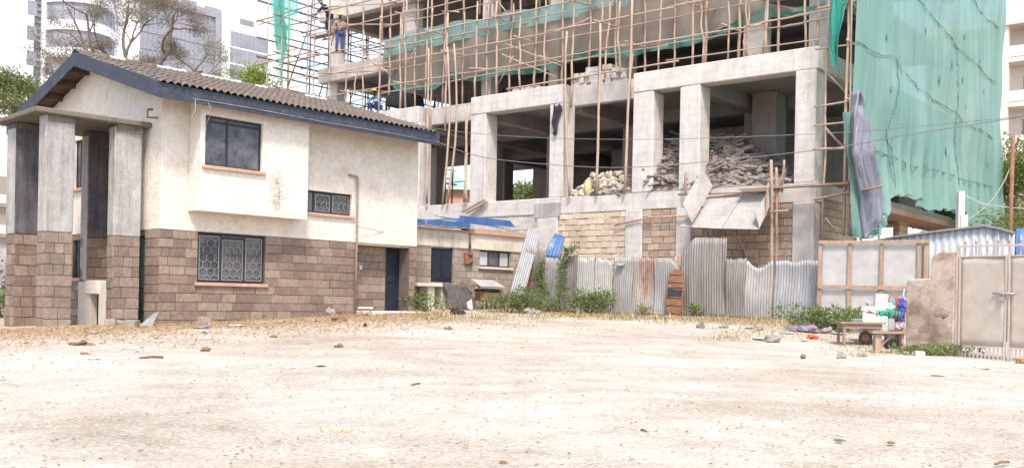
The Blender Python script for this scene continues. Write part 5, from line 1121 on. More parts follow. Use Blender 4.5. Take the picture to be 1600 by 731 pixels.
shrub('weed_shrub', 'broad low weeds in front of the black scrap stand', m_weed, G(790, 488), .75, .4, .6, 620, .11, 2)
shrub('weed_shrub', 'leafy weeds at the foot of the left climbing vine', m_weed, G(826, 490), .6, .35, .75, 520, .11, 3)
shrub('weed_shrub', 'rounded bright green bush before the widest pale sheet', m_weed, G(920, 491), .72, .4, .75, 900, .12, 4, lobes=11)
shrub('weed_shrub', 'taller dusky bush leaning on the right edge of the widest pale sheet', m_weed_dark, G(944, 489), .36, .26, 1.4, 620, .09, 5, lobes=9)
shrub('dry_shrub', 'brown dry twiggy plant in front of the charred sheet', m_drystem, G(736, 483), .5, .3, .9, 260, .1, 6, 16, 'dry plant', .25)
shrub('weed_shrub', 'thin green plant rising beside the old metal stand', m_weed, G(779, 481), .16, .16, 1.1, 130, .1, 7)
shrub('weed_shrub', 'small weed tuft at the foot of the rusty patched sheet', m_weed, G(1012, 494), .35, .2, .35, 140, .09, 8)
shrub('weed_shrub', 'low weeds between the two climbing vines', m_weed, G(862, 489), .5, .25, .55, 300, .1, 9)
shrub('weed_mound', 'wide mound of fresh green weeds before the grey hoarding', m_weed, G(1302, 517), 1.55, .7, .62, 2000, .1, 10, 20, 'weeds', .55, 20)
shrub('weed_mound', 'low trailing green weeds at the foot of the gate pier', m_weed, G(1462, 556), 1.0, .3, .22, 620, .08, 11, 10, 'weeds', .55, 12)
shrub('weed_shrub', 'small green tuft under the right half of the house facade', m_weed, G(392, 500), .9, .14, .16, 150, .1, 12)
shrub('weed_shrub', 'small green tuft at the stone corner beside the scrap metal', m_weed, G(258, 505), .6, .15, .16, 130, .1, 13)
shrub('weed_shrub', 'overgrown green bank at the far left edge', m_weed, G(4, 497), .9, .6, .9, 600, .13, 14)
shrub('weed_shrub', 'pink flowering bush before the far left fence', m_leaf_green, G(8, 480), .7, .5, 1.6, 420, .13, 15)
vine('left climbing vine hanging over the fence sheets near the leaning sheets', [(842, 488), (846, 455), (842, 430), (846, 405)], 420, 21, .17, W, -.12)
vine('right climbing vine running up to a bare branch above the sheets', [(876, 488), (872, 460), (880, 435), (878, 410), (884, 392), (900, 384)], 420, 22, .15, W, -.14)
mb = MB(); q0 = W.w(W.hit(1085, 496, -.35)[0], -.35); q0.z = gz(q0.x, q0.y); bl = thing('broadleaf_plant', 'single broad leaved plant in front of the tallest dark sheet', 'plant', q0)
for i in range(13):
    a = i*2.4; e = .15+.07*(i % 5); l = .34+.12*((i*7) % 3)/2; base = Vector((0, 0, .08+.02*i)); d = Vector((math.cos(a), math.sin(a), e*1.3)); tip = base+d*l; s = d.cross(Vector((0, 0, 1))).normalized()*.11
    mid = base+d*l*.5+Vector((0, 0, .05)); mb.add([base, mid+s, tip, mid-s, mid+Vector((0, 0, -.02))], [(0, 1, 4), (1, 2, 4), (2, 3, 4), (3, 0, 4)])
mb.build('leaves', m_weed, bl); mb = MB(); mb.tube([(0, 0, -.05), (0, 0, .32)], .02, 6); mb.build('stem', m_drystem, bl)
# grass: uncounted
mb = MB(); mbd = MB(); q = random.Random(5)
def blade(mb, p, h): 
    a = q.uniform(0, 6.28); d = Vector((math.cos(a), math.sin(a), 0)); s = Vector((-d.y, d.x, 0))*.007; b = Vector(p)
    m1 = b+d*h*.2+Vector((0, 0, h*.6)); t = b+d*h*q.uniform(.3, .8)+Vector((0, 0, h*q.uniform(.7, 1)))
    mb.add([b-s, b+s, m1+s*.7, t, m1-s*.7], [(0, 1, 2, 4), (4, 2, 3)])
def tuft(px, py, n, h, sp, m2=.3, sc=.8):
    g = G(px, py)
    for _ in range(n):
        x, y = g.x+q.gauss(0, sp), g.y+q.gauss(0, sp*.7); blade(mbd if q.random() < m2 else mb, (x, y, gz(x, y)-.01), sc*h*q.uniform(.3, 1.2))
for i in range(150):
    px = q.uniform(640, 1270); tuft(px, q.uniform(491, 500 if px < 1000 else 508), 26, q.uniform(.08, .26), .22, .35)
for i in range(60): tuft(q.uniform(1090, 1330), q.uniform(504, 532), 26, q.uniform(.06, .18), .22, .55)
for i in range(40): tuft(q.uniform(1300, 1420), q.uniform(536, 556), 22, q.uniform(.04, .12), .2, .65)
for i in range(36): tuft(q.uniform(250, 560), 503-(q.uniform(0, 1)*6), 14, q.uniform(.05, .15), .15, .4)
for i in range(30): tuft(q.uniform(880, 1240), q.uniform(500, 520), 20, q.uniform(.05, .1), .25, .7)
tuft(532, 677, 260, .05, .09, 1.)
tag(mb.build('grass', m_grass), 'green grass tufts along the fence and the house', 'grass', None, 'stuff')
tag(mbd.build('dry_grass', m_straw), 'dry yellow grass and straw along the fence foot', 'grass', None, 'stuff')
# trees
def limb(mb, a, d, l, r, depth, q, tips, bend=.25, split=(2, 3), gravity=0.):
    pts = [Vector(a)]; d = Vector(d).normalized(); n = 5
    for i in range(n):
        d = (d + Vector((q.gauss(0, bend), q.gauss(0, bend), q.gauss(0, bend)+gravity))*.5).normalized(); pts.append(pts[-1]+d*l/n)
    r1 = r*.62; mb.tube(pts, [r+(r1-r)*i/n for i in range(n+1)], 6 if r > .04 else 4, False)
    if depth == 0: tips.append((pts[-1], d)); tips.append((pts[3], d)); return
    if depth <= 2: tips.append((pts[-1], d))
    for k in range(q.randint(*split)):
        t = q.randint(3, n); nd = (d + Vector((q.gauss(0, .75), q.gauss(0, .75), q.gauss(.12, .5)))).normalized()
        limb(mb, pts[t], nd, l*q.uniform(.6, .85), r1*q.uniform(.6, .85), depth-1, q, tips, bend, split, gravity)
def tree(name, lab, m, base, h, l0, r0, depth, seed, nl, ls, spread, lw=.45, tilt=(0, 0), split=(2, 3), keep=1., grav=0., first=None):
    q = random.Random(seed); root = thing(name, lab, 'tree', base); mb = MB(); tips = []
    top = Vector((tilt[0], tilt[1], h)); mb.tube([(0, 0, -.3), top*.35+Vector((.1, 0, 0)), top*.7, top], [r0*1.25, r0*1.05, r0*.95, r0*.9], 9)
    for k in range(first or 4):
        a = 6.28*k/(first or 4)+q.uniform(-.5, .5); limb(mb, top*q.uniform(.85, 1), (math.cos(a)*.75, math.sin(a)*.75, q.uniform(.5, 1.1)), l0*q.uniform(.8, 1.15), r0*.6, depth, q, tips, .3, split, grav)
    mb.build('trunk', m_bark, root); cb = MB()
    for p, d in tips:
        if q.random() > keep: continue
        k = int(nl*q.uniform(.4, 1.5)); s = spread*q.uniform(.6, 1.2)
        for _ in range(k):
            v = Vector((q.gauss(0, s), q.gauss(0, s), q.gauss(0, s*.6))); leaf(cb, p+v, ls*q.uniform(.6, 1.3), ls*lw, None, None, q)
    cb.build('crown', m, root); return root
_b = P(205, 440, 44.); tree('acacia_tree', 'half bare grey acacia tree rising behind the tiled roof', m_leaf_grey, (_b.x, _b.y, -1.), 10.2, 2.7, .34, 4, 23, 85, .10, .25, .34, (.3, .2), (2, 3), .8, .0, 5)
_b = P(-30, 440, 34.); tree('leafy_tree', 'drooping green tree at the left edge beside the house', m_leaf_green, (_b.x-.2, _b.y, -1.2), 7., 1.3, .16, 3, 31, 80, .13, .34, .4, (0, 0), (2, 3), 1., -.05, 5)
_b = P(392, 300, 62.); tree('leafy_tree', 'yellow green tree crown just above the roof beside the left scaffold', m_leaf_yell, (_b.x, _b.y, -1.), 12.6, 1.4, .2, 3, 41, 60, .22, .42, .5, (0, 0), (2, 3), 1., 0., 5)
_b = P(1592, 440, 43.); tree('flame_tree', 'spreading green tree with orange tinged leaves right of the big net', m_leaf_orange, (_b.x+.4, _b.y, -1.), 4.6, 2.1, .22, 3, 51, 46, .18, .4, .45, (0, 0), (2, 3), .85, 0., 6)
_b = P(1600, 440, 38.); tree('leafy_tree', 'bushy green tree behind the tall rusty post', m_leaf_orange, (_b.x+.9, _b.y, -1.), 2.2, 1.3, .16, 3, 52, 50, .16, .36, .45, (0, 0), (2, 3), .9, 0., 6)
_b = P(812, 300, 78.); tree('leafy_tree', 'green tree seen far off through the open first floor', m_leaf_green, (_b.x, _b.y, -1.), 7.2, 1.5, .2, 3, 61, 40, .3, .5, .5, (0, 0), (2, 3), 1., 0., 5)
_b = P(1545, 300, 56.); tree('leafy_tree', 'green tree low behind the far end of the big net', m_leaf_green, (_b.x, _b.y, -1.), 4.2, 1.8, .2, 3, 62, 46, .24, .45, .5, (0, 0), (2, 3), 1., 0., 5)

# ------------------------------------------------------------------ people
m_skin = M('dark_skin', (.07, .04, .028), (.10, .06, .042), 5., .6, 0); m_tan = M('tan_shirt', (.2, .15, .12), (.27, .21, .17), 6., .9, .1); m_jeans = M('blue_trousers', (.035, .06, .16), (.06, .09, .22), 6., .9, .1)
m_hat = M('yellow_helmet', (.62, .42, .05), (.7, .5, .1), 4., .4, 0, spec=.5); m_navy = M('navy_overall', (.025, .028, .055), (.045, .05, .085), 6., .9, .1); m_cyan = M('blue_shirt', (.05, .2, .42), (.1, .28, .5), 6., .9, .1); m_hiviz = M('yellow_vest', (.55, .55, .12), (.66, .66, .3), 6., .8, .1); m_boot = M('boot', (.03, .025, .02), (.06, .05, .04), 6., .8, 0)
def skin(name, chains, m, par, root=0):
    """chains of ((x,y,z), radius) sharing joints by position -> one skinned mesh"""
    idx = {}; vs = []; rs = []; es = []
    for chn in chains:
        prev = None
        for p, r in chn:
            k = tuple(round(c, 4) for c in p)
            if k not in idx: idx[k] = len(vs); vs.append(p); rs.append(r)
            if prev is not None and prev != idx[k]: es.append((prev, idx[k]))
            prev = idx[k]
    me = bpy.data.meshes.new(name); me.from_pydata(vs, es, []); me.materials.append(m); o = bpy.data.objects.new(name, me); COL.objects.link(o); o.parent = par
    o.modifiers.new('skin', 'SKIN').use_smooth_shade = True; s = o.modifiers.new('subd', 'SUBSURF'); s.levels = 1; s.render_levels = 2
    if not me.skin_vertices: me.skin_vertices.new()
    for i, r in enumerate(rs):
        sv = me.skin_vertices[0].data[i]; sv.radius = r if isinstance(r, tuple) else (r, r); sv.use_root = i == root
    return o
def person(lab, loc, rz, J, shirt, trousers, vest=None):
    """J: joints in the person's frame (facing -y): hip, neck, head, shoulders/elbows/hands, hips/knees/feet"""
    p = thing('person', lab, 'person', loc, rz); V = Vector
    hip, neck, head = V(J['hip']), V(J['neck']), V(J['head']); chest = hip.lerp(neck, .7); waist = hip.lerp(neck, .35)
    ch = [[(hip, (.13, .10)), (waist, (.125, .095)), (chest, (.16, .11)), (neck, (.06, .06)), (neck.lerp(head, .45), (.055, .06)), (head, (.085, .1)), (head+V((0, -.01, .1)), (.07, .085))]]
    sh = [[(hip, (.145, .115)), (waist, (.145, .115)), (chest, (.18, .13)), (neck-V((0, 0, .02)), (.075, .07))]]; tr = []
    for s in ('l', 'r'):
        a, e, h = V(J['s'+s]), V(J['e'+s]), V(J['h'+s]); d = (h-e).normalized()
        ch.append([(chest, (.16, .11)), (a, .055), (e, .042), (h, .03), (h+d*.05, (.042, .022))])
        q_ = h+d*.05
        for k in range(4): o_ = V(((k-1.5)*.022, 0, 0)); ch.append([(q_, (.042, .022)), (q_+d*.045+o_, .010), (q_+d*(.08+.012*(k in (1, 2)))+o_*1.2+V((0, -.015, 0)), .008)])
        ch.append([(q_, (.042, .022)), (q_+d*.02+V((.045 if s == 'l' else -.045, -.02, 0)), .01)])
        sh.append([(chest, (.18, .13)), (a, .075), (e, .056), (e.lerp(h, .7), .047)])
        b, k, f = V(J['p'+s]), V(J['k'+s]), V(J['f'+s]); ch.append([(hip, (.13, .10)), (b, .085), (k, .055), (f, .04), (f+V((0, -.14, -.045)), (.04, .03))])
        tr.append([(hip, (.15, .12)), (b, .105), (k, .075), (f+V((0, 0, .03)), .062)])
    skin('body', ch, m_skin, p); skin('shirt', sh, shirt, p); skin('trousers', tr, trousers, p)
    mb = MB(); mb.lathe([(.155, 0), (.15, .01), (.125, .02), (.12, .06), (.085, .11), (.03, .128), (.001, .13)], head+V((0, -.01, .075)), 18); mb.build('helmet', m_hat, p)
    mb = MB(); hd_ = head
    for s in (-.035, .035): mb.lathe([(.001, -.012), (.012, -.006), (.012, .006), (.001, .012)], hd_+V((s, -.093, .03)), 8)
    mb.build('eyes', m_black, p)
    mb = MB(); mb.prism([(-.015, 0), (.015, 0), (0, .05)], -.115, -.085); ns = mb.build('nose', m_skin, p); ns.location = hd_+V((0, 0, -.015))
    for s in ('l', 'r'):
        f = V(J['f'+s]); mb = MB(); mb.blob(f+V((0, -.07, -.04)), (.055, .14, .05), 3, 10, 6, .03); mb.build('boot', m_boot, p)
    if vest: skin('vest', [[(hip+V((0, 0, .05)), (.158, .125)), (waist, (.158, .128)), (chest, (.192, .142)), (neck-V((0, 0, .09)), (.13, .11))]], vest, p)
    return p
stand = dict(hip=(0, 0, .93), neck=(0, .0, 1.45), head=(0, -.03, 1.6), sl=(.2, 0, 1.38), el=(.3, -.08, 1.12), hl=(.22, -.32, 1.05), sr=(-.2, 0, 1.38), er=(-.28, -.02, 1.1), hr=(-.3, -.22, .9), pl=(.1, 0, .86), kl=(.12, -.05, .48), fl=(.13, 0, .09), pr=(-.1, 0, .86), kr=(-.12, -.03, .48), fr=(-.13, .03, .09))
u_, v_ = ray(528, 79); dd = F3/v_; person('worker in a yellow helmet, tan shirt and blue trousers standing on the upper slab', (u_*dd, dd+.35, F3), math.radians(25), stand, m_tan, m_jeans)
bendp = dict(hip=(0, .1, .9), neck=(0, -.25, 1.32), head=(0, -.38, 1.42), sl=(.2, -.2, 1.27), el=(.33, -.42, 1.1), hl=(.38, -.6, .92), sr=(-.2, -.2, 1.27), er=(-.34, -.38, 1.05), hr=(-.36, -.55, .8), pl=(.1, .08, .84), kl=(.22, -.08, .48), fl=(.26, .08, .09), pr=(-.1, .08, .84), kr=(-.22, .0, .48), fr=(-.27, .12, .09))
x2, z2 = C.hit(513, 54, .6); wp = C.w(x2, .55, z2); person('worker in dark overalls and yellow helmet leaning forward on the scaffold poles', (wp.x, wp.y, wp.z), math.radians(-60), bendp, m_navy, m_navy)
mb = MB(); mb.box(-1.1, 1.1, -.2, .2, -.06, -.005); o = mb.build('scaffold_plank', m_timber); o.location = wp; o.rotation_euler = (0, 0, C.rz); tag(o, 'plank under the feet of the worker in dark overalls', 'plank')
crouch = dict(hip=(0, .12, .36), neck=(0, -.12, .82), head=(0, -.22, .95), sl=(.2, -.08, .75), el=(.3, -.3, .55), hl=(.2, -.5, .45), sr=(-.2, -.08, .75), er=(-.3, -.3, .52), hr=(-.18, -.48, .4), pl=(.1, .08, .34), kl=(.2, -.34, .5), fl=(.18, -.1, .09), pr=(-.1, .08, .34), kr=(-.2, -.34, .5), fr=(-.18, -.1, .09))
x2, _ = C.hit(590, 168, .5); wp = C.w(x2, .45, F2); person('worker crouching on the ledge in a blue shirt and yellow safety vest', (wp.x, wp.y, F2), math.radians(-30), crouch, m_cyan, m_jeans, m_hiviz)

# ------------------------------------------------------------------ far buildings
m_tw = M('tower_render', (.78, .78, .79), (.82, .82, .83), .5, .8, 0); m_twg = M('tower_glass', (.19, .187, .205), (.29, .285, .31), .25, .25, 0, spec=.6); m_twd = M('tower_dark_glass', (.22, .215, .245), (.29, .285, .315), .2, .25, 0, spec=.6); m_fr = M('tower_mullion', (.24, .24, .27), (.28, .28, .31), 1., .6, 0)  # tower colours lightened, distance haze put into them
a0 = P(40, 300, 140.); TW = Fr(a0, 42.9)
tw = fthing('office_tower', 'white office tower with curved glass bays behind the bare tree', 'tower', TW)
def thx(px, py, y=0.): return TW.hit(px, py, y)
xA, xB, xC, xD, xE = thx(40, 60)[0], thx(53, 60)[0], thx(68, 60)[0], thx(180, 60)[0], thx(357, 60)[0]
mb = MB(); mb.box(xA, xB, 0, 20, -3, 60); mb.build('wall', m_tw, tw)
mb = MB(); mb.box(xB, xC, 1.2, 20, -3, 60); mb.build('louvre_shaft', m_twd, tw)
zz = 20
mb = MB()
while zz < 58: mb.box(xB+.02, xC-.02, .9, 1.19, zz, zz+.35); zz += .9
mb.build('louvre', m_fr, tw)
mb = MB(); mb.box(xC, xE, .6, 20, -3, 60); mb.build('wall', m_tw, tw)
for k in range(9):
    z = 21 + 3.55*k; xq = thx(42, 60)[0]; mb = MB(); mb.box(xq, xq+1.3, -.06, -.01, z, z+2.); mb.build('window', m_twg, tw)
R_ = (xD-xC)/2; xm = (xC+xD)/2
def arc(mb, z0, z1, r, x0, x1, depth):
    n = 24; vs = []
    for z in (z0, z1):
        for i in range(n+1): t = i/n; vs.append((x0+(x1-x0)*t, .6 - depth*math.sin(math.pi*t)**.7 - r, z))
    fs = [(i, i+1, n+2+i, n+1+i) for i in range(n)]; vs += [(a, .7, c) for a, b, c in vs]; m_ = 2*(n+1)
    fs += [(i, m_+i, m_+i+1, i+1) for i in range(n)] + [(n+1+i, n+2+i, m_+n+2+i, m_+n+1+i) for i in range(n)]
    mb.add(vs, fs)
for k in range(10):
    z = 18.8 + 3.95*k
    mb = MB(); arc(mb, z, z+2.55, 0, xC+.6, xD, 4.2); g_ = mb.build('window_band', m_twg, tw)
    mb = MB()
    for i in range(11): t = (i+.5)/11; mb.box(xC+.6+(xD-xC-.6)*t-.06, xC+.6+(xD-xC-.6)*t+.06, .6-4.2*math.sin(math.pi*t)**.7-.08, .6-4.2*math.sin(math.pi*t)**.7+.1, z, z+2.55)
    mb.build('mullion', m_fr, g_)
    mb = MB(); arc(mb, z+2.56, z+3.94, .35, xC+.4, xD+.2, 4.2); mb.build('spandrel', m_tw, tw)
xg0, zg1 = thx(222, 15); xg1, zg0 = thx(335, 122); _, zgr = thx(335, 42)
mb = MB(); mb.box(xg0, xg1, .3, .59, -3, zgr+1.5); gl = mb.build('curtain_wall', m_twd, tw)
mb = MB(); mb.box(xg0-.6, xg1+.6, -.1, .61, zgr+1.51, zgr+2.6); mb.box(xg1, xg1+.9, -.1, .61, -3, zgr+1.5); mb.build('frame', m_fr, gl)
mb = MB()
for k in range(14): z = 14+2.6*k; (mb.box(xg0, xg1-.01, .2, .29, z, z+.1) if z < zgr+1 else None)
for k in range(16): x = xg0+(xg1-xg0)*(k+.5)/16; mb.box(x-.04, x+.04, .22, .28, 10, zgr+1.4)
mb.build('mullion', m_fr, gl)
x1_, z1_ = thx(285, 8); mb = MB(); mb.box(x1_, thx(310, 12)[0], .5, .59, z1_-1.5, z1_+1.2); mb.box(thx(322, 14)[0], thx(356, 18)[0], .5, .59, z1_-1.8, z1_+1.); mb.build('window', m_twg, tw)
mb = MB()
for k in range(34): z = 14+.95*k; mb.box(xg1+1.2, xE-.1, .5, .59, z, z+.16)
mb.build('louvre', m_fr, tw)
WG = fthing('office_wing', 'white office wing with long grey window bands left of the scaffold', 'building', TW)
xF, xG = thx(358, 60, -2)[0], thx(470, 60, -2)[0]
mb = MB(); mb.box(xF, xG, -2, 18, -3, thx(358, 0, -2)[1]); mb.build('wall', m_tw, WG)
for ya, yb in ((28, 34), (51, 71), (77, 97), (103, 124), (130, 150)):
    _, za = thx(359, yb, -2); _, zb = thx(359, ya-3, -2); xa_, xb_ = (thx(360, 60, -2)[0], thx(419, 60, -2)[0]) if ya > 40 else (thx(374, 60, -2)[0], thx(396, 60, -2)[0])
    mb = MB(); mb.box(xa_, xb_, -2.06, -2.003, za, zb); g_ = mb.build('window_band', m_twg, WG)
    mb = MB()
    for i in range(9): x = xa_+(xb_-xa_)*(i+.5)/9; mb.box(x-.05, x+.05, -2.12, -2.063, za, zb)
    mb.build('mullion', m_fr, g_)
# cream apartment block at the right edge
m_ap = M('apartment_cream', (.64, .55, .48), (.72, .64, .57), .6, .9, 0); m_apd = M('apartment_window', (.24, .2, .18), (.32, .27, .24), .6, .9, 0)  # cream for the walls, one dark brown for the windows
a0 = P(1567, 300, 72.); AP = Fr(a0, 129.2); ap = fthing('apartment_block', 'cream apartment block with stacked balconies at the right edge', 'building', AP)
x0 = 0.; 
mb = MB(); mb.box(-6, 14, 1.5, 14, -3, 20.5); mb.build('wall', m_ap, ap)
mb = MB(); mb.box(-6.3, 14, -.3, 14.2, 20.5, 21.2); mb.build('roof', m_ap, ap)
for k in range(6):
    z = 1.6+3.25*k; mb = MB(); mb.box(-.4, 13, 0, 1.49, z, z+.35); mb.box(-.4, 13, -.03, .12, z+.36, z+1.15); mb.build('balcony', m_ap, ap)
    for x in (.9, 4.2, 8.): mb = MB(); mb.box(x, x+1.5, 1.44, 1.497, z+.36, z+2.4); mb.build('window', m_apd, ap)
for x in (-.4, 2.6, 6., 9.5): mb = MB(); mb.box(x, x+.6, -.1, .5, -3, 20.49); mb.build('column', m_ap, ap)
mb = MB(); a0 = P(0, 330, 75.); LB = Fr(a0, 42.9); lb = fthing('apartment_block', 'pale low apartment block at the far left behind the portico', 'building', LB)
mb.box(-12, 3.5, 0, 8, -3, 9.2); mb.build('wall', m_ap, lb)
for k in range(4):
    for i in range(4): x = -4.2+1.9*i; mb = MB(); mb.box(x, x+.9, -.05, -.01, .3+2.3*k, 1.6+2.3*k); mb.build('window', m_apd, lb)
    mb = MB(); mb.box(-12, 3.5, -.5, -.06, -.45+2.3*k, -.2+2.3*k); mb.build('balcony', m_ap, lb)
a0 = P(676, 300, 70.); sb_ = thing('distant_house', 'salmon walled house glimpsed through the open first floor', 'house', (a0.x, a0.y, -1)); mb = MB(); mb.box(-3.5, 2.4, 0, 6, 0, 8.6); mb.build('wall', M('salmon_wall', (.5, .27, .18), (.58, .34, .24), 1., .9, 0), sb_); mb = MB(); mb.add([(-3.8, -.4, 8.6), (2.8, -.4, 8.6), (2.8, 6.4, 8.6), (-3.8, 6.4, 8.6), (-2, 3, 10.4), (1.2, 3, 10.4)], [(0, 1, 5, 4), (1, 2, 5), (2, 3, 4, 5), (3, 0, 4), (3, 2, 1, 0)]); mb.build('roof', M('green_roof', (.2, .3, .26), (.3, .4, .35), 1., .8, 0), sb_)
# corrugated boundary at the far left
p0, p1 = P(-70, 440, 44.), P(60, 430, 40.); LF = Fr(p0, math.degrees(math.atan2(p1.x-p0.x, p1.y-p0.y))); o = corr('boundary_fence', m_zinc, lambda u, v: (5.*u, 0, -1.2+2.9*v), 5., 3, .14, .02, wob=.01); lay(o, LF); tag(o, 'grey corrugated boundary fence at the far left', 'fence')
mb = MB(); q = random.Random(9); g = G(8, 480)
for _ in range(26): leaf(mb, (g.x+q.gauss(.25, .2), g.y-.3+q.gauss(0, .2), g.z+1.2+q.gauss(0, .35)), .14, .12, None, None, q)
tag(mb.build('pink_blossom', M_leaf('pink_petal', (.6, .08, .22), (.7, .16, .32)), None, g), 'pink blossoms on the bush at the far left fence', 'flowers', None, 'stuff')

# ------------------------------------------------------------------ overhead cables
def cable(name, lab, pts, r, m, d0, d1):
    n = len(pts)-1; V_ = []
    for i in range(n):
        p0, p1, p2, p3 = [pts[max(0, min(n, j))] for j in (i-1, i, i+1, i+2)]
        for s in range(5):
            t = s/5; f = lambda a, b, c, d: .5*(2*b+(c-a)*t+(2*a-5*b+4*c-d)*t*t+(3*b-a-3*c+d)*t**3)
            V_.append((f(p0[0], p1[0], p2[0], p3[0]), f(p0[1], p1[1], p2[1], p3[1])))
    V_.append(pts[-1]); a, b = V_[0][0], V_[-1][0]; mb = MB(); mb.tube([P(x, y, 1/(1/d0+(1/d1-1/d0)*(x-a)/(b-a))) for x, y in V_], r, 5)
    o = mb.build(name, m, None, P(*V_[0], d0)); return tag(o, lab, 'cable')
m_cable = M('cable_sheath', (.14, .125, .125), (.19, .175, .175), 2., .7, 0); m_cable2 = M('yellow_cable', (.42, .38, .22), (.5, .46, .3), 2., .7, 0)
cable('power_cable', 'upper thin power cable crossing the open storey to the right edge', [(650, 196), (735, 208), (860, 216), (1000, 218), (1100, 216), (1300, 208), (1450, 196), (1640, 178)], .008, m_cable, 30., 22.)
cable('power_cable', 'lower thicker power cable running from the house eave to the right edge', [(682, 221), (735, 241), (800, 252), (920, 261), (1000, 261), (1090, 254), (1290, 233), (1400, 214), (1500, 198), (1640, 176)], .011, m_cable, 30., 22.)
cable('slack_cable', 'slack pale yellow cable drooping from the rusty post to the shed roof', [(1583, 250), (1568, 285), (1545, 318), (1515, 342), (1490, 360), (1466, 365)], .016, m_cable2, 27., 28.)
cable('slack_cable', 'thin white cable sagging behind the white square post', [(1500, 300), (1530, 316), (1560, 322), (1600, 326)], .01, m_white, 27.6, 28.)
cable('slack_cable', 'loose pale cable drooping over the stone side wall above the hoarding', [(1290, 340), (1300, 352), (1318, 362), (1335, 366)], .012, m_white, 30., 30.)
cable('slack_cable', 'thin wire from the downpipe to the outbuilding', [(556, 353), (600, 363), (648, 373)], .008, m_cable, 28.8, 31.)

# ------------------------------------------------------------------ litter and stones lying about
def litter(px, py, w, lab, m, kind='paper', name='paper_scrap', th=.004, dp=.6, curl=.03):
    g = G(px, py); q = random.Random(px*7+py); mb = MB(); a = q.uniform(-.4, .4); W_ = w*g.y/1550
    out = [(W_/2*math.cos(t)*q.uniform(.7, 1.1), W_*dp*math.sin(t)*q.uniform(.7, 1.1)) for t in [2*math.pi*i/9 for i in range(9)]]
    vs = [(x*math.cos(a)-y*math.sin(a), x*math.sin(a)+y*math.cos(a), .02+q.uniform(0, curl)) for x, y in out] + [(0, 0, .03)]
    mb.add(vs, [(i, (i+1) % 9, 9) for i in range(9)]); o = mb.build(name, m, None, None, 0, th); o.location = g; return tag(o, lab, kind)
def heap(px, py, w, h, lab, m, cat, name, seed=0, rough=.35):
    g = G(px, py); W_ = w*g.y/1550; mb = MB(); mb.blob((0, 0, h*g.y/1550*.35), (W_/2, W_*.4, h*g.y/1550*.65), seed, 22, 14, rough); mb.crumple(W_*.16, 3./W_, seed); o = mb.build(name, m, None, None); o.location = g; return tag(o, lab, cat)
m_card = M('cardboard', (.42, .33, .24), (.52, .42, .32), 5., .9, 0); m_brown = M('brown_scrap', (.16, .09, .05), (.26, .16, .09), 7., .95, .4); m_paleblue = M('pale_blue_paper', (.36, .43, .47), (.46, .52, .55), 4., .8, 0); m_purple = M('purple_cloth', (.14, .1, .16), (.30, .25, .32), 7., .9, .3); m_rock = M('rock', (.22, .18, .15), (.33, .285, .25), 5., .95, .6, 12., .03); m_rockd = M('dark_rock', (.14, .12, .09), (.24, .2, .16), 5., .95, .6, 12., .03)
for a in ((145, 520, 20, 'white paper scrap on the straw before the portico', m_white), (313, 514, 26, 'torn grey cardboard below the big lower window', m_card), (366, 510, 32, 'broad white paper sheet near the house wall', m_white), (322, 521, 16, 'small white paper below the torn cardboard', m_white), (149, 563, 24, 'pale blue paper on the yard in front of the portico', m_paleblue), (451, 577, 20, 'white strip of paper on open gravel', m_white), (502, 574, 20, 'thin white strip right of the other paper on open gravel', m_white), (4, 593, 12, 'pale blue scrap at the left edge of the yard', m_paleblue), (425, 513, 10, 'small white scrap near the stone wall', m_white), (497, 502, 16, 'white paper beside the rock at the wall foot', m_white), (672, 498, 20, 'white paper at the edge of the weeds by the door', m_white), (697, 500, 14, 'white plastic scrap before the weeds', m_white), (749, 514, 10, 'small white scrap on the bare straw ground', m_white), (1172, 513, 22, 'white paper before the ragged topped sheet', m_white), (1186, 530, 24, 'pale slab like paper on the straw near the weeds mound', m_white), (1268, 520, 22, 'white plastic sheet in the rubbish by the weeds mound', m_white), (1312, 523, 26, 'big white plastic sheet beside the table', m_white), (1234, 522, 16, 'blue plastic scrap at the left end of the rubbish', m_paleblue), (1258, 532, 14, 'dirty white scrap in front of the rubbish', m_card), (1540, 578, 16, 'grey scrap on the gravel before the gate', m_card), (1312, 688, 14, 'pale scrap on the near gravel at right', m_white)):
    litter(*a)
m_redp = M('red_plastic', (.5, .08, .04), (.62, .16, .08), 7., .6, .2)
heap(1258, 519, 44, 9, 'purple and dark cloth heap in front of the weeds mound', m_purple, 'cloth', 'cloth_heap', 1)
heap(1269, 529, 16, 6, 'orange red plastic bag in the rubbish', m_redp, 'plastic bag', 'plastic_bag', 2)
heap(1292, 521, 22, 9, 'grey rubbish bundle right of the purple cloth', m_rock, 'bundle', 'bundle', 3)
for a in ((125, 541, 34, 7, 'brown rag lying on the yard before the portico', m_brown, 'rag', 'rag', 4), (322, 548, 14, 6, 'brown dry clod on the yard left of centre', m_brown, 'clod', 'clod', 6), (133, 556, 16, 4, 'small dark brown stick lump behind the pale blue paper', m_brown, 'clod', 'clod', 7), (530, 503, 22, 8, 'brown husk beside the low stool', m_brown, 'husk', 'husk', 8), (530, 543, 14, 5, 'brown clod out in front of the low stool', m_brown, 'clod', 'clod', 9), (427, 528, 11, 4, 'dark brown clod in front of the stone wall', m_brown, 'clod', 'clod', 10), (701, 516, 13, 5, 'brown clod before the outbuilding weeds', m_brown, 'clod', 'clod', 12), (570, 510, 6, 5, 'small black lump below the low stool', m_black, 'lump', 'lump', 13), (715, 492, 22, 8, 'black plastic rubbish at the edge of the weeds', m_black, 'rubbish', 'rubbish', 14), (322, 516, 12, 7, 'mauve rag on the torn cardboard', m_purple, 'rag', 'rag', 15)): heap(*a)
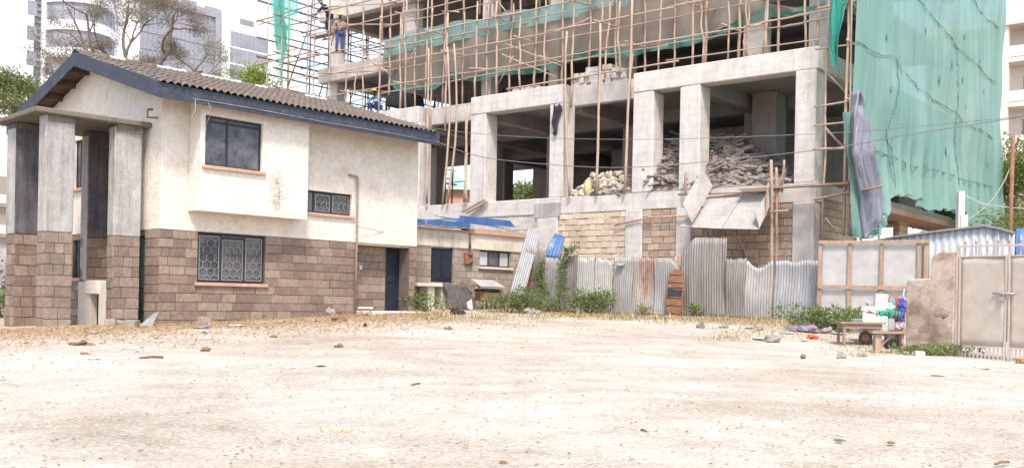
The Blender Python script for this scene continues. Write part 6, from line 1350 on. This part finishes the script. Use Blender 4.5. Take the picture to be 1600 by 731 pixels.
for a in ((515, 494, 18, 13, 'pale rock leaning at the stone wall left of the downpipe', m_rock, 'rock', 'rock', 21, .15), (1255, 559, 9, 6, 'small dark stone at the edge of the white gravel', m_rockd, 'stone', 'rock', 22, .1), (1315, 560, 14, 9, 'tan stone at the gravel edge below the table', m_rock, 'stone', 'rock', 23, .1), (1348, 557, 15, 7, 'pale stone at the gravel edge below the bench', m_rock, 'stone', 'rock', 24, .12), (1095, 514, 12, 10, 'grey broken stone in front of the broad leaved plant', m_rockd, 'stone', 'rock', 25, .2), (1131, 513, 14, 6, 'flat grey stone right of the broken stone', m_rock, 'stone', 'rock', 26, .2), (1186, 517, 14, 9, 'white grey stone before the brown post', m_rock, 'stone', 'rock', 27, .15), (1205, 533, 24, 11, 'pale boulder in the straw left of the rubbish', m_rock, 'stone', 'rock', 28, .15), (1595, 568, 16, 8, 'brown stone at the foot of the gate at the right edge', m_brown, 'stone', 'rock', 29, .15), (786, 728, 16, 7, 'orange brown stone at the bottom edge of the yard', m_brown, 'stone', 'rock', 30, .15), (186, 508, 14, 8, 'small grey stone between the two slabs by the portico', m_rock, 'stone', 'rock', 31, .2), (830, 491, 24, 9, 'pale rubble stone in the weeds below the left vine', m_rock, 'stone', 'rock', 32, .2), (1312, 690, 11, 3, 'tiny dark stone on the near gravel at right', m_rockd, 'stone', 'rock', 33, .2), (1392, 693, 12, 3, 'tan chip on the near gravel at right', m_brown, 'stone', 'rock', 34, .2)): heap(*a)
def stick(a, b, r, lab, m=m_brown):
    pa, pb = G(*a), G(*b); up = Vector((0, 0, r)); mb = MB(); mb.tube([pa+up, pa.lerp(pb, .5)+up*1.6+Vector((0, .01, 0)), pb+up], r, 6); tag(mb.build('stick', m, None, pa), lab, 'stick')
stick((218, 561), (255, 560), .022, 'dark straight stick lying on the yard in front of the house')
stick((1455, 588), (1476, 590), .014, 'thin grey stick on the gravel before the gate')
stick((1002, 673), (1010, 676), .012, 'short brown twig at the middle of the near gravel'); stick((1555, 727), (1576, 726), .012, 'brown twig at the bottom right corner'); stick((643, 603), (656, 601), .012, 'dark twig on the gravel in the centre')
# scrap metal sheet, spray bottle by the portico, stool by the door
p = G(232, 511); mb = MB(); mb.slab([(-.25, 0, -.02), (.12, -.1, -.02), (.22, .05, .36), (.05, .15, .3)], .02); o = mb.build('scrap_sheet', m_zinc); o.location = p; tag(o, 'bent grey scrap metal sheet leaning at the stone corner', 'metal sheet')
p = G(119, 505); o = thing('broom', 'white and blue brush standing against the portico low wall', 'broom', p); mb = MB(); mb.tube([(0, 0, 0), (.05, .1, .55)], .05, 8); mb.build('handle', m_paleblue, o); mb = MB(); mb.tube([(.02, -.03, .1), (.03, .02, .3)], .06, 8); mb.build('blue_grip', m_blue_door, o); mb = MB(); mb.tube([(.05, .1, .55), (.09, .17, .8)], [.045, .015], 7); mb.build('nozzle', m_white, o)
p = G(571, 494); o = thing('low_stool', 'low wooden stool with a pale top near the house door', 'stool', p, .1); s_ = p.y/1550
mb = MB(); mb.box(-.21, .21, -.14, .14, 12*s_, 12*s_+.05, .006); mb.build('seat', m_white, o)
for x in (-.17, .11): mb = MB(); mb.box(x, x+.06, -.11, .11, -.05, 12*s_-.002); mb.build('leg', m_timber, o)
# dry leaves and gravel: uncounted
mb = MB(); q = random.Random(17)
for i in range(17000):
    if q.random() < .6: p = H.w(q.uniform(-7, 8.6), -.02-abs(q.gauss(0, 2.4)))
    else: p = W.w(q.uniform(-4, 13), -.3-abs(q.gauss(0, 1.3)))
    p.z = gz(p.x, p.y)+.02; leaf(mb, p, q.uniform(.04, .12), q.uniform(.015, .045), (q.gauss(0, 1), q.gauss(0, 1), q.gauss(.05, .2)), None, q)
tag(mb.build('leaf_litter', m_earth_leaf), 'dry brown leaves scattered along the house and the fence', 'leaves', None, 'stuff')
mb = MB(); q = random.Random(19); m_peb = M('pebble', (.33, .275, .215), (.47, .41, .345), 3., .95, .2)
for i in range(11000):
    y = 7.2 + 17*q.random()**1.6; x = q.uniform(-.56, .56)*y; r = q.uniform(.006, .016)*(1.8 if q.random() < .04 else 1); z = gz(x, y) + .025*math.sin(x*.9+y*.5)*math.sin(y*.7-x*.3)+.015*math.sin(x*2.3+1)*math.sin(y*1.9)
    a, b, c = r*q.uniform(.7, 1.5), r*q.uniform(.7, 1.5), r*q.uniform(.4, .8); t = q.uniform(0, 3)
    mb.add([(x+a*math.cos(t), y+a*math.sin(t), z), (x-b*math.sin(t), y+b*math.cos(t), z), (x-a*math.cos(t), y-a*math.sin(t), z), (x+b*math.sin(t), y-b*math.cos(t), z), (x, y, z+c)], [(0, 1, 4), (1, 2, 4), (2, 3, 4), (3, 0, 4)])
tag(mb.build('gravel', m_peb), 'small loose gravel stones over the yard', 'gravel', None, 'stuff')
mb = MB()
for i in range(2200):
    y = 7.2 + 19*q.random()**1.4; x = q.uniform(-.56, .56)*y; z = gz(x, y)+.03; leaf(mb, (x, y, z), q.uniform(.02, .06), q.uniform(.008, .02), (q.gauss(0, 1), q.gauss(0, 1), q.gauss(0, .12)), None, q)
tag(mb.build('straw_bits', M_leaf('yellow_petal', (.26, .2, .14), (.36, .29, .19), (.46, .36, .13), 5.)), 'straw bits and fallen yellow petals over the gravel', 'straw', None, 'stuff')

# ------------------------------------------------------------------ light, sky, camera
EL, AZ = 56., 172.       # sun height and bearing (clockwise from straight ahead)
w = bpy.data.worlds.new('World'); S.world = w; w.use_nodes = True; nt = w.node_tree; bg = nt.nodes['Background']
sky = nt.nodes.new('ShaderNodeTexSky'); sky.sky_type = 'NISHITA'; sky.sun_disc = False; sky.sun_elevation = math.radians(EL); sky.sun_rotation = math.radians(AZ)
sky.air_density = 1.3; sky.dust_density = 6.; sky.ozone_density = 1.; sky.altitude = 1600
hs = nt.nodes.new('ShaderNodeHueSaturation'); hs.inputs['Saturation'].default_value = .75; nt.links.new(sky.outputs[0], hs.inputs['Color']); nt.links.new(hs.outputs[0], bg.inputs['Color']); bg.inputs['Strength'].default_value = .115
sl = bpy.data.lights.new('sun', 'SUN'); sl.energy = 1.5; sl.angle = math.radians(10); sl.color = (1., .93, .84); so = bpy.data.objects.new('sun', sl); COL.objects.link(so)
sd = Vector((math.sin(math.radians(AZ))*math.cos(math.radians(EL)), math.cos(math.radians(AZ))*math.cos(math.radians(EL)), math.sin(math.radians(EL))))
so.rotation_euler = sd.to_track_quat('Z', 'Y').to_euler(); so.location = (0, -5, 30)
cd = bpy.data.cameras.new('camera'); cam = bpy.data.objects.new('camera', cd); COL.objects.link(cam); S.camera = cam
cd.sensor_fit = 'HORIZONTAL'; cd.sensor_width = 36.; cd.lens = 36.*F/1600.; cd.clip_end = 2000.; cd.clip_start = .1
cd.shift_x = 0.; cd.shift_y = (CY - 365.5)/1600.
cam.rotation_euler = (Matrix.Rotation(math.radians(90), 4, 'X') @ Matrix.Rotation(ROLL, 4, 'Z')).to_euler()
vs_ = S.view_settings; vs_.view_transform = 'Standard'; vs_.look = 'None'; vs_.exposure = 1.68; vs_.gamma = 1.
S.render.engine = 'CYCLES'; S.cycles.max_bounces = 6; S.cycles.transparent_max_bounces = 12; S.cycles.use_denoising = True
